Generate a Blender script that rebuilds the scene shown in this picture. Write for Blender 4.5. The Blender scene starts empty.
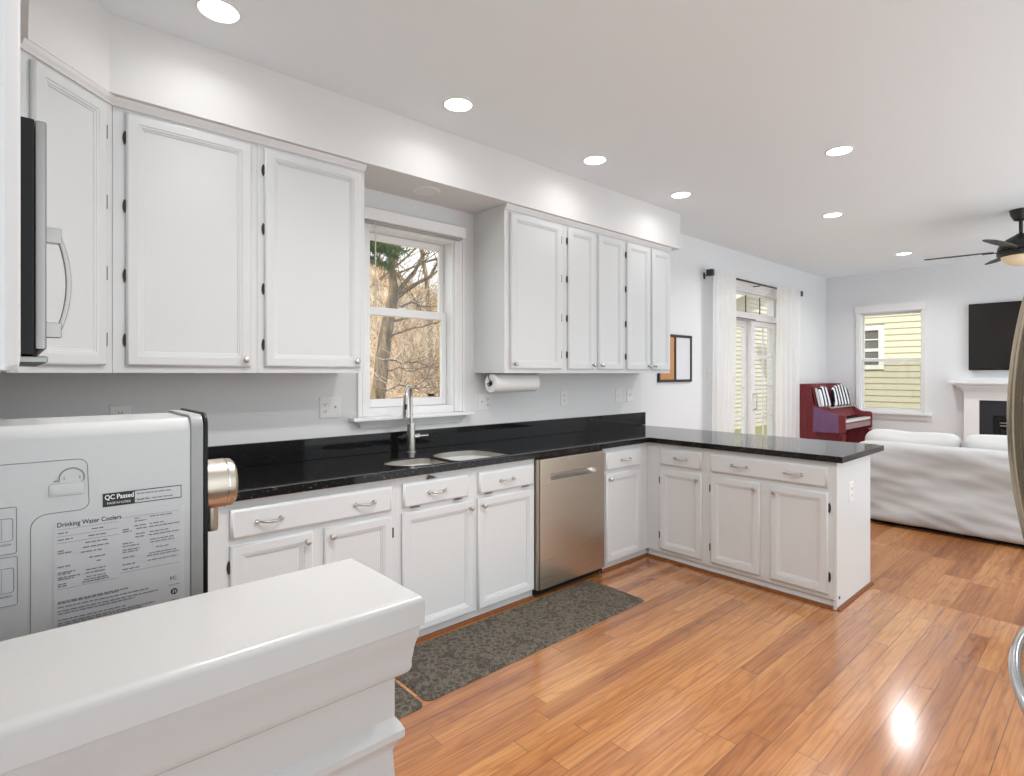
import bpy, bmesh, math, random
from mathutils import Vector, Matrix, noise
random.seed(7)
PI = math.pi
S = bpy.context.scene
C = S.collection

# ------------------------------------------------------------------ camera
cam_d = bpy.data.cameras.new('camera'); cam = bpy.data.objects.new('camera', cam_d); C.objects.link(cam)
cam.location = (0, 0, 1.3993); cam.rotation_euler = (PI/2, 0, math.radians(48.239-90))
cam_d.sensor_width = 36; cam_d.sensor_fit = 'HORIZONTAL'
cam_d.lens = 553.33/1024*36; cam_d.shift_y = -(388-373.37)/1024; cam_d.clip_start = .02; cam_d.clip_end = 300
S.camera = cam

# ------------------------------------------------------------------ world, sun, exposure
W = bpy.data.worlds.new('sky'); S.world = W; W.use_nodes = True
bgn = W.node_tree.nodes['Background']; bgn.inputs[0].default_value = (.90, .955, 1, 1); bgn.inputs[1].default_value = 1.5
sun_d = bpy.data.lights.new('sun', 'SUN'); sun = bpy.data.objects.new('sun', sun_d); C.objects.link(sun)
sun_d.energy = 3.0; sun_d.angle = .02; sun_d.color = (1, .93, .82)
sun.rotation_euler = Vector((.72, .45, -.85)).to_track_quat('-Z', 'Y').to_euler()
sun.location = (0, 0, 20)
vs = S.view_settings
vs.view_transform = 'Standard'; vs.look = 'None'; vs.gamma = 1; vs.use_curve_mapping = False; vs.exposure = 0.42
LAMP_W = 1.0; LIVING_W = 10.5

# ------------------------------------------------------------------ room numbers
YW = 3.077      # sink wall
YS = 2.7017     # soffit front
XL = -.35       # left wall
XF = 9.104      # far wall
ZC = 2.83       # ceiling
ZS = 2.516      # soffit underside
UF = 2.75       # upper cabinet face frame
BF = 2.47       # base cabinet face frame
PX = 3.594      # peninsula face frame
PE = 1.155      # peninsula end
ZT = .914       # counter top

# ------------------------------------------------------------------ material helpers
def lin(c):
    return tuple(((v/255)/12.92 if v/255 <= .04045 else ((v/255+.055)/1.055)**2.4) for v in c) + (1,)
def pm(name, col, rough=.5, metal=0, spec=.5, coat=0, coatr=.1, emit=None, estr=0, trans=0):
    m = bpy.data.materials.new(name); m.use_nodes = True
    b = m.node_tree.nodes['Principled BSDF']
    b.inputs['Base Color'].default_value = col if len(col) == 4 else col+(1,)
    b.inputs['Roughness'].default_value = rough; b.inputs['Metallic'].default_value = metal
    b.inputs['Specular IOR Level'].default_value = spec
    b.inputs['Coat Weight'].default_value = coat; b.inputs['Coat Roughness'].default_value = coatr
    b.inputs['Transmission Weight'].default_value = trans
    if emit: b.inputs['Emission Color'].default_value = emit; b.inputs['Emission Strength'].default_value = estr
    return m
class N:
    def __init__(s, m): s.t = m.node_tree; s.b = s.t.nodes.get('Principled BSDF')
    def n(s, typ, **kw):
        x = s.t.nodes.new(typ)
        for k, v in kw.items(): setattr(x, k, v)
        return x
    def l(s, a, b): s.t.links.new(a, b)
    def put(s, sock, v):
        if hasattr(v, 'is_output'): s.l(v, sock)
        else: sock.default_value = v
    def math(s, op, a, b=0.0, c=None):
        x = s.n('ShaderNodeMath', operation=op); s.put(x.inputs[0], a); s.put(x.inputs[1], b)
        if c is not None: s.put(x.inputs[2], c)
        return x.outputs[0]
    def coord(s, scale=(1, 1, 1), out='Object'):
        t = s.n('ShaderNodeTexCoord'); m = s.n('ShaderNodeMapping'); s.l(t.outputs[out], m.inputs[0]); m.inputs['Scale'].default_value = scale
        return m.outputs[0]
    def noise(s, vec, scale, detail=4, rough=.55, dist=0):
        x = s.n('ShaderNodeTexNoise'); s.l(vec, x.inputs['Vector']); x.inputs['Scale'].default_value = scale
        x.inputs['Detail'].default_value = detail; x.inputs['Roughness'].default_value = rough; x.inputs['Distortion'].default_value = dist
        return x
    def vor(s, vec, scale, feature='F1'):
        x = s.n('ShaderNodeTexVoronoi', feature=feature); s.l(vec, x.inputs['Vector']); x.inputs['Scale'].default_value = scale
        return x
    def ramp(s, fac, stops, interp='LINEAR'):
        x = s.n('ShaderNodeValToRGB'); x.color_ramp.interpolation = interp; s.put(x.inputs[0], fac)
        e = x.color_ramp.elements
        while len(e) < len(stops): e.new(.5)
        for i, (p, c) in enumerate(stops):
            e[i].position = p; e[i].color = c if len(c) == 4 else tuple(c)+(1,)
        return x.outputs[0]
    def mix(s, fac, a, b, mode='MIX'):
        x = s.n('ShaderNodeMix', data_type='RGBA', blend_type=mode)
        s.put(x.inputs[0], fac); s.put(x.inputs[6], a); s.put(x.inputs[7], b)
        return x.outputs[2]
    def bump(s, h, strength=.2, dist=.01):
        x = s.n('ShaderNodeBump'); s.put(x.inputs['Height'], h); x.inputs['Strength'].default_value = strength; x.inputs['Distance'].default_value = dist
        s.l(x.outputs[0], s.b.inputs['Normal'])

def m_paint(name, col, rough, bump=.05, scale=160, spec=.4):
    m = pm(name, col, rough, spec=spec); k = N(m)
    k.bump(k.noise(k.coord(), scale, 3).outputs[0], bump, .002)
    return m
def m_planks(name, w, L, base, dark, light, rough, gap=.0016, knots=False, coat=.0):
    m = pm(name, base, rough, coat=coat, coatr=.14); k = N(m)
    t = k.n('ShaderNodeTexCoord'); sp = k.n('ShaderNodeSeparateXYZ'); k.l(t.outputs['Object'], sp.inputs[0])
    x, y = sp.outputs[0], sp.outputs[1]
    ry = k.math('DIVIDE', y, w); row = k.math('FLOOR', ry); fy = k.math('FRACT', ry)
    wn = k.n('ShaderNodeTexWhiteNoise', noise_dimensions='1D'); k.put(wn.inputs['W'], row)
    xs = k.math('DIVIDE', k.math('MULTIPLY_ADD', wn.outputs[0], L*7.3, x), L)
    pl = k.math('FLOOR', xs); fx = k.math('FRACT', xs)
    cb = k.n('ShaderNodeCombineXYZ'); k.put(cb.inputs[0], pl); k.put(cb.inputs[1], row)
    w2 = k.n('ShaderNodeTexWhiteNoise', noise_dimensions='2D'); k.l(cb.outputs[0], w2.inputs['Vector'])
    rnd = w2.outputs['Value']
    # grain coordinates shifted per plank, stretched along the board
    gx = k.math('MULTIPLY_ADD', rnd, 37.0, x); rz = k.math('MULTIPLY', rnd, 11.0)
    def gv(sx, sy):
        g = k.n('ShaderNodeCombineXYZ'); k.put(g.inputs[0], k.math('MULTIPLY', gx, sx)); k.put(g.inputs[1], k.math('MULTIPLY', y, sy)); k.put(g.inputs[2], rz)
        return g.outputs[0]
    big = k.noise(gv(.9, 16), 1.0, 3, .5, .4); streak = k.noise(gv(1.6, 90), 1.0, 5, .6, .3); fine = k.noise(gv(9, 420), 1.0, 3, .6)
    cath = k.noise(gv(1.5, 10), 1.0, 2, .45)
    ph = k.math('MULTIPLY_ADD', cath.outputs[0], 48.0, k.math('MULTIPLY', y, 45.0))
    ring = k.math('MULTIPLY_ADD', k.math('SINE', ph), .5, .5)
    tone = k.math('ADD', k.math('MULTIPLY', rnd, .50), k.math('MULTIPLY', big.outputs[0], .50))
    col = k.ramp(tone, [(.16, dark), (.42, base), (.70, light), (.95, base)])
    col = k.mix(.32, col, k.ramp(ring, [(.0, (.48, .36, .27)), (.34, (.92, .88, .83)), (1, (1, 1, 1))]), 'MULTIPLY')
    col = k.mix(.55, col, k.ramp(streak.outputs[0], [(.34, (.52, .40, .30)), (.58, (1, 1, 1))]), 'MULTIPLY')
    col = k.mix(.45, col, k.ramp(fine.outputs[0], [(.30, (.70, .60, .50)), (.52, (1, 1, 1))]), 'MULTIPLY')
    if knots:
        kc = k.n('ShaderNodeCombineXYZ'); k.put(kc.inputs[0], k.math('MULTIPLY', x, 1.0)); k.put(kc.inputs[1], k.math('MULTIPLY', y, 2.3))
        kn = k.noise(kc.outputs[0], 4.2, 5, .65, .8)
        col = k.mix(k.ramp(kn.outputs[0], [(.62, (0, 0, 0)), (.76, (.75, .75, .75))]), col, (.09, .035, .015, 1))
    ex = k.math('LESS_THAN', fx, gap*1.3/L); ey = k.math('LESS_THAN', fy, gap/w)
    edge = k.math('MAXIMUM', ex, ey)
    col = k.mix(k.math('MULTIPLY', edge, .8), col, (.09, .035, .014, 1))
    k.l(col, k.b.inputs['Base Color'])
    k.put(k.b.inputs['Roughness'], k.math('MULTIPLY_ADD', fine.outputs[0], .12, rough-.06))
    # slightly cupped boards: each board crowns a little so highlights break at the seams
    crown = k.math('MULTIPLY', k.math('POWER', k.math('ABSOLUTE', k.math('SUBTRACT', fy, .5)), 2.0), -1.0)
    h = k.math('ADD', k.math('MULTIPLY', crown, .4), k.math('MULTIPLY_ADD', fine.outputs[0], .025, k.math('MULTIPLY', edge, -.5)))
    k.bump(h, .35, .004)
    return m
def m_granite():
    m = pm('black_granite', (.010, .010, .010), .05, spec=.22); k = N(m); c = k.coord()
    v = k.vor(c, 125); nz = k.noise(c, 30, 3)
    f = k.ramp(v.outputs['Color'], [(.70, (0, 0, 0)), (.92, (1, 1, 1))])
    d = k.ramp(v.outputs['Distance'], [(.22, (1, 1, 1)), (.5, (0, 0, 0))])
    fl = k.mix(1, f, d, 'MULTIPLY')
    tint = k.ramp(nz.outputs[0], [(.35, (.05, .05, .055)), (.5, (.19, .14, .08)), (.65, (.24, .22, .18))])
    k.l(k.mix(fl, (.010, .010, .011, 1), tint), k.b.inputs['Base Color'])
    return m
def m_steel(name, col, rough, axis='x'):
    m = pm(name, col, rough, 1.0); k = N(m)
    sc = (2, 2, 260) if axis == 'x' else (260, 260, 2)
    nz = k.noise(k.coord(sc), 1.0, 3)
    k.put(k.b.inputs['Roughness'], k.math('MULTIPLY_ADD', nz.outputs[0], .14, rough-.07))
    k.bump(nz.outputs[0], .04, .001)
    return m
def m_glass():
    m = bpy.data.materials.new('window_glass'); m.use_nodes = True; t = m.node_tree; t.nodes.clear()
    o = t.nodes.new('ShaderNodeOutputMaterial'); mx = t.nodes.new('ShaderNodeMixShader'); tr = t.nodes.new('ShaderNodeBsdfTransparent')
    gl = t.nodes.new('ShaderNodeBsdfGlossy'); gl.inputs['Roughness'].default_value = .0; lw = t.nodes.new('ShaderNodeLayerWeight')
    pw = t.nodes.new('ShaderNodeMath'); pw.operation = 'POWER'; pw.inputs[1].default_value = 5
    mth = t.nodes.new('ShaderNodeMath'); mth.operation = 'MULTIPLY_ADD'; mth.inputs[1].default_value = .6; mth.inputs[2].default_value = .03
    t.links.new(lw.outputs['Facing'], pw.inputs[0]); t.links.new(pw.outputs[0], mth.inputs[0]); t.links.new(mth.outputs[0], mx.inputs[0]); t.links.new(tr.outputs[0], mx.inputs[1]); t.links.new(gl.outputs[0], mx.inputs[2]); t.links.new(mx.outputs[0], o.inputs[0])
    lw.inputs[0].default_value = .5
    tr.inputs[0].default_value = (.96, .98, .97, 1)
    return m
def m_sheer():
    m = bpy.data.materials.new('sheer_curtain'); m.use_nodes = True; t = m.node_tree; t.nodes.clear()
    o = t.nodes.new('ShaderNodeOutputMaterial'); d = t.nodes.new('ShaderNodeBsdfDiffuse'); tl = t.nodes.new('ShaderNodeBsdfTranslucent'); tp = t.nodes.new('ShaderNodeBsdfTransparent')
    d.inputs[0].default_value = (.9, .9, .9, 1); tl.inputs[0].default_value = (.93, .93, .94, 1)
    a = t.nodes.new('ShaderNodeMixShader'); a.inputs[0].default_value = .42; b = t.nodes.new('ShaderNodeMixShader'); b.inputs[0].default_value = .10
    t.links.new(d.outputs[0], a.inputs[1]); t.links.new(tl.outputs[0], a.inputs[2]); t.links.new(a.outputs[0], b.inputs[1]); t.links.new(tp.outputs[0], b.inputs[2]); t.links.new(b.outputs[0], o.inputs[0])
    return m
def m_emit(name, col, st):
    return pm(name, (.9, .9, .9), .5, emit=col+(1,), estr=st)
def m_mat():
    m = pm('patterned_mat', (.06, .05, .042), .62, spec=.3); k = N(m); c = k.coord()
    n1 = k.noise(c, 17, 3, .6, 2.6); n2 = k.noise(c, 95, 3, .6, 1.2); v = k.vor(c, 22)
    sw = k.ramp(n1.outputs[0], [(.44, (0, 0, 0)), (.50, (1, 1, 1)), (.57, (0, 0, 0))])
    s2 = k.ramp(n2.outputs[0], [(.42, (0, 0, 0)), (.62, (1, 1, 1))])
    f = k.mix(.55, k.mix(.8, s2, sw, 'MULTIPLY'), k.ramp(v.outputs['Distance'], [(.28, (0, 0, 0)), (.5, (.8, .8, .8)), (.66, (0, 0, 0))]), 'SCREEN')
    k.l(k.mix(f, (.040, .033, .027, 1), (.23, .195, .15, 1)), k.b.inputs['Base Color'])
    return m
def m_siding(name, col):
    m = pm(name, col, .6); k = N(m)
    nz = k.noise(k.coord((1, 1, 12)), 3, 3)
    k.l(k.mix(.15, col, k.ramp(nz.outputs[0], [(.3, (.6, .6, .6)), (.7, (1, 1, 1))]), 'MULTIPLY'), k.b.inputs['Base Color'])
    return m
def m_litter():
    m = pm('leaf_litter', (.5, .3, .15), .9, spec=.1); k = N(m); c = k.coord()
    v = k.vor(c, 13); n1 = k.noise(c, .9, 7, .75)
    col = k.ramp(v.outputs['Color'], [(.1, (.30, .14, .05)), (.3, (.60, .33, .13)), (.5, (.70, .50, .30)), (.7, (.46, .31, .19)), (.9, (.88, .80, .70))])
    c2 = k.ramp(n1.outputs[0], [(.35, (.62, .5, .42)), (.6, (1, 1, 1))])
    k.l(k.mix(1, col, c2, 'MULTIPLY'), k.b.inputs['Base Color'])
    return m
def m_bark():
    m = pm('bark', (.2, .15, .1), .9, spec=.1); k = N(m)
    n1 = k.noise(k.coord((1, 1, .25)), 14, 5, .7)
    k.l(k.ramp(n1.outputs[0], [(.3, (.06, .042, .028)), (.5, (.16, .115, .075)), (.7, (.30, .23, .16))]), k.b.inputs['Base Color'])
    k.bump(n1.outputs[0], .6, .03)
    return m
def m_fabric(name, col, sc=350):
    m = pm(name, col, .9, spec=.15); k = N(m)
    k.b.inputs['Sheen Weight'].default_value = .15
    k.bump(k.noise(k.coord(), sc, 2).outputs[0], .15, .002)
    return m
def m_zebra():
    m = pm('zebra_print', (.9, .9, .9), .8, spec=.2); k = N(m); c = k.coord((1, .2, 1))
    wv = k.n('ShaderNodeTexWave', wave_type='BANDS', bands_direction='X'); k.l(c, wv.inputs['Vector'])
    wv.inputs['Scale'].default_value = 2.7; wv.inputs['Distortion'].default_value = 6.5; wv.inputs['Detail'].default_value = 1.5; wv.inputs['Detail Scale'].default_value = .55
    k.l(k.ramp(wv.outputs[0], [(.44, (.012, .012, .03)), (.50, (.85, .86, .9))]), k.b.inputs['Base Color'])
    return m
def m_wood(name, a, b, rough=.25, coat=.3, spec=.5):
    m = pm(name, a, rough, coat=coat, spec=spec); k = N(m)
    n1 = k.noise(k.coord((6, 6, .8)), 5, 5, .6, .8)
    k.l(k.ramp(n1.outputs[0], [(.3, a), (.7, b)]), k.b.inputs['Base Color'])
    return m

MT = dict(
    cab=m_paint('white_cabinet_paint', (.69, .705, .71), .32, .03, 60),
    wallw=m_paint('white_wall_paint', (.75, .75, .745), .6), wallg=m_paint('grey_wall_paint', (.77, .785, .80), .6),
    ceil=m_paint('ceiling_paint', (.88, .935, .965), .85, .08), trim=m_paint('white_trim_paint', (.83, .83, .83), .3, .02, 60),
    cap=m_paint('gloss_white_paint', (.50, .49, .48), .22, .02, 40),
    floor=m_planks('oak_kitchen_floor', .0825, 1.7, lin((189, 124, 66)), lin((150, 87, 40)), lin((206, 143, 82)), .22, gap=.0022, coat=1.0),
    floor2=m_planks('knotty_living_floor', .145, 1.6, lin((168, 112, 66)), lin((124, 74, 40)), lin((186, 134, 88)), .42, knots=True),
    shoe=m_wood('brown_shoe_moulding', (.17, .058, .022), (.24, .09, .035), .5, 0, .2),
    granite=m_granite(), steel=m_steel('brushed_steel', (.55, .49, .41), .30), sinksteel=m_steel('sink_steel', (.50, .47, .42), .30),
    steelv=m_steel('fridge_steel', (.60, .58, .55), .20, 'z'), chrome=pm('satin_nickel', (.58, .56, .53), .30, 1), chromeb=pm('bright_chrome', (.66, .67, .69), .10, 1), floortintsteel=m_steel('floor_tinted_steel', (.50, .43, .33), .24, 'z'), mwhandle=pm('microwave_handle', (.36, .34, .315), .25, 1), mwsteel=m_steel('microwave_steel', (.29, .285, .275), .30, 'z'),
    bronze=pm('dark_bronze_hinge', (.085, .065, .045), .35, .8), slot=pm('hinge_slot_dark', (.03, .027, .024), .6),
    black=pm('black_plastic', (.010, .010, .010), .4, spec=.25), blackgl=pm('black_gloss_glass', (.010, .010, .011), .08), darkkick=pm('dark_kick_plate', (.015, .014, .013), .6),
    glass=m_glass(), sheer=m_sheer(), mat=m_mat(), plastic=pm('white_plastic', (.56, .56, .555), .22, coat=.2), greyplastic=pm('grey_plastic', (.35, .35, .345), .35),
    label=pm('clear_white_label', (.58, .58, .59), .35), ink=pm('black_print', (.025, .025, .028), .6), inkg=pm('grey_print', (.22, .22, .23), .6), white=pm('white_print', (.85, .85, .85), .5),
    plate=pm('outlet_plate', (.80, .79, .77), .35), hole=pm('outlet_slot', (.05, .045, .04), .6), paper=m_fabric('paper_towel', (.84, .835, .82), 120),
    cork=pm('cork', lin((196, 144, 96)), .9), board=pm('whiteboard', (.78, .79, .83), .2), frame=pm('black_frame', (.02, .02, .022), .4),
    slip=m_fabric('white_slipcover', (.52, .52, .52)), cushion=m_fabric('white_cushion_cover', (.63, .625, .62)),
    maho=m_wood('red_mahogany', (.18, .036, .044), (.26, .062, .07), .5, .0, .08), mahog=m_wood('gloss_mahogany', (.15, .03, .035), (.22, .05, .05), .10, 1.0), mahosheen=m_wood('mahogany_window_sheen', (.17, .07, .18), (.22, .10, .23), .3),
    ivory=pm('ivory_keys', (.82, .80, .78), .2), zebra=m_zebra(), slate=pm('dark_slate', (.022, .023, .028), .3), tv=pm('tv_screen', (.012, .010, .009), .12),
    fanm=pm('fan_black_metal', (.014, .013, .013), .4), fanb=pm('fan_blade_wood', (.06, .052, .046), .5), bowl=pm('frosted_amber_bowl', (.80, .66, .46), .4, emit=(1, .78, .5, 1), estr=.08),
    lamp=m_emit('downlight_lens', (1, .98, .95), 9), lampoff=pm('unlit_lens', (.78, .78, .77), .5), rim=pm('downlight_rim', (.85, .85, .84), .4),
    sideA=m_siding('cream_siding', (.80, .765, .70, 1)), sideB=m_siding('yellow_cream_siding', (.60, .55, .42, 1)), housetrim=pm('house_trim', (.82, .80, .75), .5), roof=pm('roof_shingle', (.16, .13, .11), .9), dkglass=pm('dark_house_glass', (.11, .10, .09), .3),
    litter=m_litter(), bark=m_bark(), twig=pm('dry_twig', (.30, .21, .14), .9), twigpale=pm('pale_twig', (.66, .55, .43), .9), needle=pm('pine_needles', (.075, .135, .055), .8), deck=pm('deck_boards', (.34, .27, .21), .8), lawn=pm('winter_lawn', (.25, .24, .11), .95),
)

m_screen = pm('insect_screen', (.1, .1, .1), .8); m_screen.node_tree.nodes['Principled BSDF'].inputs['Alpha'].default_value = .2; MT['screen'] = m_screen
# ------------------------------------------------------------------ mesh helpers
class M:
    def __init__(s): s.v = []; s.f = []
    def add(s, vs, fs):
        o = len(s.v); s.v += [tuple(p) for p in vs]; s.f += [tuple(i+o for i in q) for q in fs]; return s
    def box(s, x0, x1, y0, y1, z0, z1):
        return s.add([(x0, y0, z0), (x1, y0, z0), (x1, y1, z0), (x0, y1, z0), (x0, y0, z1), (x1, y0, z1), (x1, y1, z1), (x0, y1, z1)],
                     [(0, 3, 2, 1), (4, 5, 6, 7), (0, 1, 5, 4), (1, 2, 6, 5), (2, 3, 7, 6), (3, 0, 4, 7)])
    def obox(s, F, u0, u1, z0, z1, n0, n1):       # box in a face frame F
        P = [F(u0, z0, n0), F(u1, z0, n0), F(u1, z1, n0), F(u0, z1, n0), F(u0, z0, n1), F(u1, z0, n1), F(u1, z1, n1), F(u0, z1, n1)]
        return s.add(P, [(0, 3, 2, 1), (4, 5, 6, 7), (0, 1, 5, 4), (1, 2, 6, 5), (2, 3, 7, 6), (3, 0, 4, 7)])
    def prism(s, poly, fn, a, b):                  # poly of 2D points, fn(p, h)
        n = len(poly); vs = [fn(p, a) for p in poly]+[fn(p, b) for p in poly]
        return s.add(vs, [tuple(range(n))[::-1], tuple(range(n, 2*n))]+[(i, (i+1) % n, n+(i+1) % n, n+i) for i in range(n)])
    def loft(s, rings, cap0=True, cap1=True, closed=True):
        n = len(rings[0]); o = len(s.v)
        vs = [p for r in rings for p in r]; fs = []
        for k in range(len(rings)-1):
            for i in range(n if closed else n-1):
                j = (i+1) % n; fs.append((k*n+i, k*n+j, (k+1)*n+j, (k+1)*n+i))
        if cap0: fs.append(tuple(range(n))[::-1])
        if cap1: fs.append(tuple(range((len(rings)-1)*n, len(rings)*n)))
        return s.add(vs, fs)
    def tube(s, pts, r, n=10, caps=True):
        pts = [Vector(p) for p in pts]; rs = r if isinstance(r, (list, tuple)) else [r]*len(pts)
        rings = []; prev = None
        for i, p in enumerate(pts):
            d = (pts[min(i+1, len(pts)-1)]-pts[max(i-1, 0)]).normalized()
            if prev is None:
                a = Vector((0, 0, 1)) if abs(d.z) < .9 else Vector((1, 0, 0)); x = d.cross(a).normalized()
            else: x = (prev-d*prev.dot(d)).normalized()
            prev = x; y = d.cross(x)
            rings.append([p+(x*math.cos(2*PI*k/n)+y*math.sin(2*PI*k/n))*rs[i] for k in range(n)])
        return s.loft(rings, caps, caps)
    def lathe(s, prof, o, ax, n=24):               # prof: (radius, height along ax)
        ax = Vector(ax).normalized(); a = Vector((0, 0, 1)) if abs(ax.z) < .9 else Vector((1, 0, 0))
        x = ax.cross(a).normalized(); y = ax.cross(x); o = Vector(o)
        return s.loft([[o+ax*h+(x*math.cos(2*PI*k/n)+y*math.sin(2*PI*k/n))*max(r, 1e-4) for k in range(n)] for r, h in prof])
def rootof(o):
    while o.parent: o = o.parent
    return o
def obj(name, m, mat, parent=None, bev=0, seg=2, smooth=35, origin=None):
    off = Vector((0, 0, 0))
    if parent is not None: off = rootof(parent).location.copy()
    elif origin is not None: off = Vector(origin)
    me = bpy.data.meshes.new(name)
    me.from_pydata([tuple(Vector(p)-off) for p in m.v], [], m.f); me.update()
    bm = bmesh.new(); bm.from_mesh(me)
    bmesh.ops.recalc_face_normals(bm, faces=bm.faces)
    if bev:
        es = [e for e in bm.edges if len(e.link_faces) == 2 and e.calc_face_angle(0) > .6]
        bmesh.ops.bevel(bm, geom=es, offset=bev, segments=seg, profile=.5, affect='EDGES', clamp_overlap=True)
    bm.to_mesh(me); bm.free()
    if smooth:
        for p in me.polygons: p.use_smooth = True
        me.set_sharp_from_angle(angle=math.radians(smooth))
    o = bpy.data.objects.new(name, me); C.objects.link(o)
    if 0 < smooth < 90:
        w = o.modifiers.new('weighted_normals', 'WEIGHTED_NORMAL'); w.keep_sharp = True; w.weight = 100
    o.data.materials.append(MT[mat] if isinstance(mat, str) else mat)
    if parent is not None: o.parent = parent
    elif origin is not None: o.location = off
    return o
def tag(o, label, cat, group=None):
    o['label'] = label; o['category'] = cat
    if group: o['group'] = group
    return o
def thing(name, label, cat, loc, group=None):
    o = bpy.data.objects.new(name, None); C.objects.link(o); o.location = loc; o.empty_display_size = .1
    return tag(o, label, cat, group)
def struct(name, m, mat, **kw):
    o = obj(name, m, mat, **kw); o['kind'] = 'structure'; return o
def copy_tree(o, parent=None):
    c = o.copy(); C.objects.link(c); c.parent = parent
    for ch in list(o.children): copy_tree(ch, c)
    return c
def FR(o, U, Nv):                                   # face frame -> world
    o, U, Nv = Vector(o), Vector(U), Vector(Nv)
    return lambda u, z, n=0: o+U*u+Nv*n+Vector((0, 0, z))
def ndir(F): return F(0, 0, 1)-F(0, 0, 0)
def udir(F): return F(1, 0, 0)-F(0, 0, 0)
def arc(c, r, a0, a1, n, fn):
    return [fn(c[0]+r*math.cos(a0+(a1-a0)*i/n), c[1]+r*math.sin(a0+(a1-a0)*i/n)) for i in range(n+1)]
def rrect(x0, x1, y0, y1, r, n=5):
    P = []
    for cx, cy, a in ((x1-r, y1-r, 0), (x0+r, y1-r, PI/2), (x0+r, y0+r, PI), (x1-r, y0+r, 1.5*PI)):
        P += [(cx+r*math.cos(a+PI/2*i/n), cy+r*math.sin(a+PI/2*i/n)) for i in range(n+1)]
    return P
def rbox(x0, x1, y0, y1, z0, z1, r, d=.05, fn=None, bulge=(0, 0, 0)):
    """rounded, evenly gridded box (cushions, slipcovers)"""
    m = M(); bm = bmesh.new(); L = (x1-x0, y1-y0, z1-z0); cc = Vector(((x0+x1)/2, (y0+y1)/2, (z0+z1)/2))
    nn = [max(2, int(round(l/d))) for l in L]; idx = {}
    def vid(i, j, k):
        if (i, j, k) not in idx:
            p = Vector((x0+L[0]*i/nn[0], y0+L[1]*j/nn[1], z0+L[2]*k/nn[2]))
            q = Vector((min(max(p.x, x0+r), x1-r), min(max(p.y, y0+r), y1-r), min(max(p.z, z0+r), z1-r)))
            dd = p-q
            if dd.length > 1e-6: p = q+dd.normalized()*min(r, dd.length) if dd.length > r else p
            t = [2*i/nn[0]-1, 2*j/nn[1]-1, 2*k/nn[2]-1]
            for a in range(3):
                o1, o2 = (a+1) % 3, (a+2) % 3
                p[a] += bulge[a]*t[a]*(1-t[o1]**2)*(1-t[o2]**2)
            if fn: p = fn(p)
            idx[(i, j, k)] = len(m.v); m.v.append(tuple(p))
        return idx[(i, j, k)]
    for a in range(3):
        b, c = (a+1) % 3, (a+2) % 3
        for side in (0, nn[a]):
            for i in range(nn[b]):
                for j in range(nn[c]):
                    q = []
                    for di, dj in ((0, 0), (1, 0), (1, 1), (0, 1)):
                        t = [0, 0, 0]; t[a] = side; t[b] = i+di; t[c] = j+dj; q.append(vid(*t))
                    m.f.append(tuple(q))
    return m
def text(name, body, size, mat, parent, o, U, V, align='LEFT', bold=0.0, sx=1.0):
    cu = bpy.data.curves.new('t', 'FONT'); cu.body = body; cu.size = size; cu.align_x = align; cu.offset = bold; cu.resolution_u = 3
    t = bpy.data.objects.new('t', cu); C.objects.link(t)
    me = bpy.data.meshes.new_from_object(t.evaluated_get(bpy.context.evaluated_depsgraph_get()))
    bpy.data.objects.remove(t); bpy.data.curves.remove(cu)
    m = M(); U, V, o = Vector(U), Vector(V), Vector(o)
    m.add([o+U*(v.co.x*sx)+V*v.co.y for v in me.vertices], [tuple(p.vertices) for p in me.polygons])
    bpy.data.meshes.remove(me)
    return obj(name, m, mat, parent, smooth=0)

# ------------------------------------------------------------------ ROOM SHELL
struct('floor', M().box(XL-.1, 4.145, -.95, YW+.1, -.1, 0), 'floor')
struct('floor_living', M().box(4.145, XF+.1, -.95, YW+.1, -.1, 0), 'floor2')
struct('ceiling', M().box(XL-.1, XF+.15, -2.4, YW+.15, ZC, ZC+.2), 'ceil')
def wall_x(m, x0, x1, y0, y1, z0, z1, holes):       # wall running along x with rectangular holes
    xs = sorted({x0, x1, *[h[0] for h in holes], *[h[1] for h in holes]})
    for a, b in zip(xs, xs[1:]):
        hs = sorted([h for h in holes if h[0] <= a+1e-6 and h[1] >= b-1e-6], key=lambda h: h[2]); z = z0
        for h in hs:
            if h[2] > z: m.box(a, b, y0, y1, z, h[2])
            z = h[3]
        if z < z1: m.box(a, b, y0, y1, z, z1)
    return m
def wall_y(m, x0, x1, y0, y1, z0, z1, holes):
    ys = sorted({y0, y1, *[h[0] for h in holes], *[h[1] for h in holes]})
    for a, b in zip(ys, ys[1:]):
        hs = [h for h in holes if h[0] <= a+1e-6 and h[1] >= b-1e-6]; z = z0
        for h in hs:
            if h[2] > z: m.box(x0, x1, a, b, z, h[2])
            z = h[3]
        if z < z1: m.box(x0, x1, a, b, z, z1)
    return m
KW = (1.58, 2.215, 1.14, 2.30)                      # kitchen window opening x0 x1 z0 z1
PD = (5.80, 7.452, .0, 2.40)                         # patio door + transom opening
FWN = (1.885, 2.625, .86, 2.265)                     # far window opening y0 y1 z0 z1
struct('wall_back_kitchen', wall_x(M(), XL-.1, 4.373, YW, YW+.15, 0, ZC, [KW]), 'wallw')
struct('wall_back_living', wall_x(M(), 4.373, XF+.15, YW, YW+.15, 0, ZC, [PD]), 'wallg')
struct('wall_far', wall_y(M(), XF, XF+.15, -2.4, YW, 0, ZC, [FWN]), 'wallg')
struct('wall_left', M().box(XL-.1, XL, -1.3, YW, 0, ZC), 'wallw')
struct('soffit', M().prism([(XL, YW), (4.443, YW), (4.443, YS), (.27, YS), (.025, 2.455), (.025, -1), (XL, -1)], lambda p, h: (p[0], p[1], h), ZS, ZC), 'wallw')
struct('wall_fridge', M().box(1.2, 2.45, -.85, -.72, 0, ZC), 'wallw')
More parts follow.
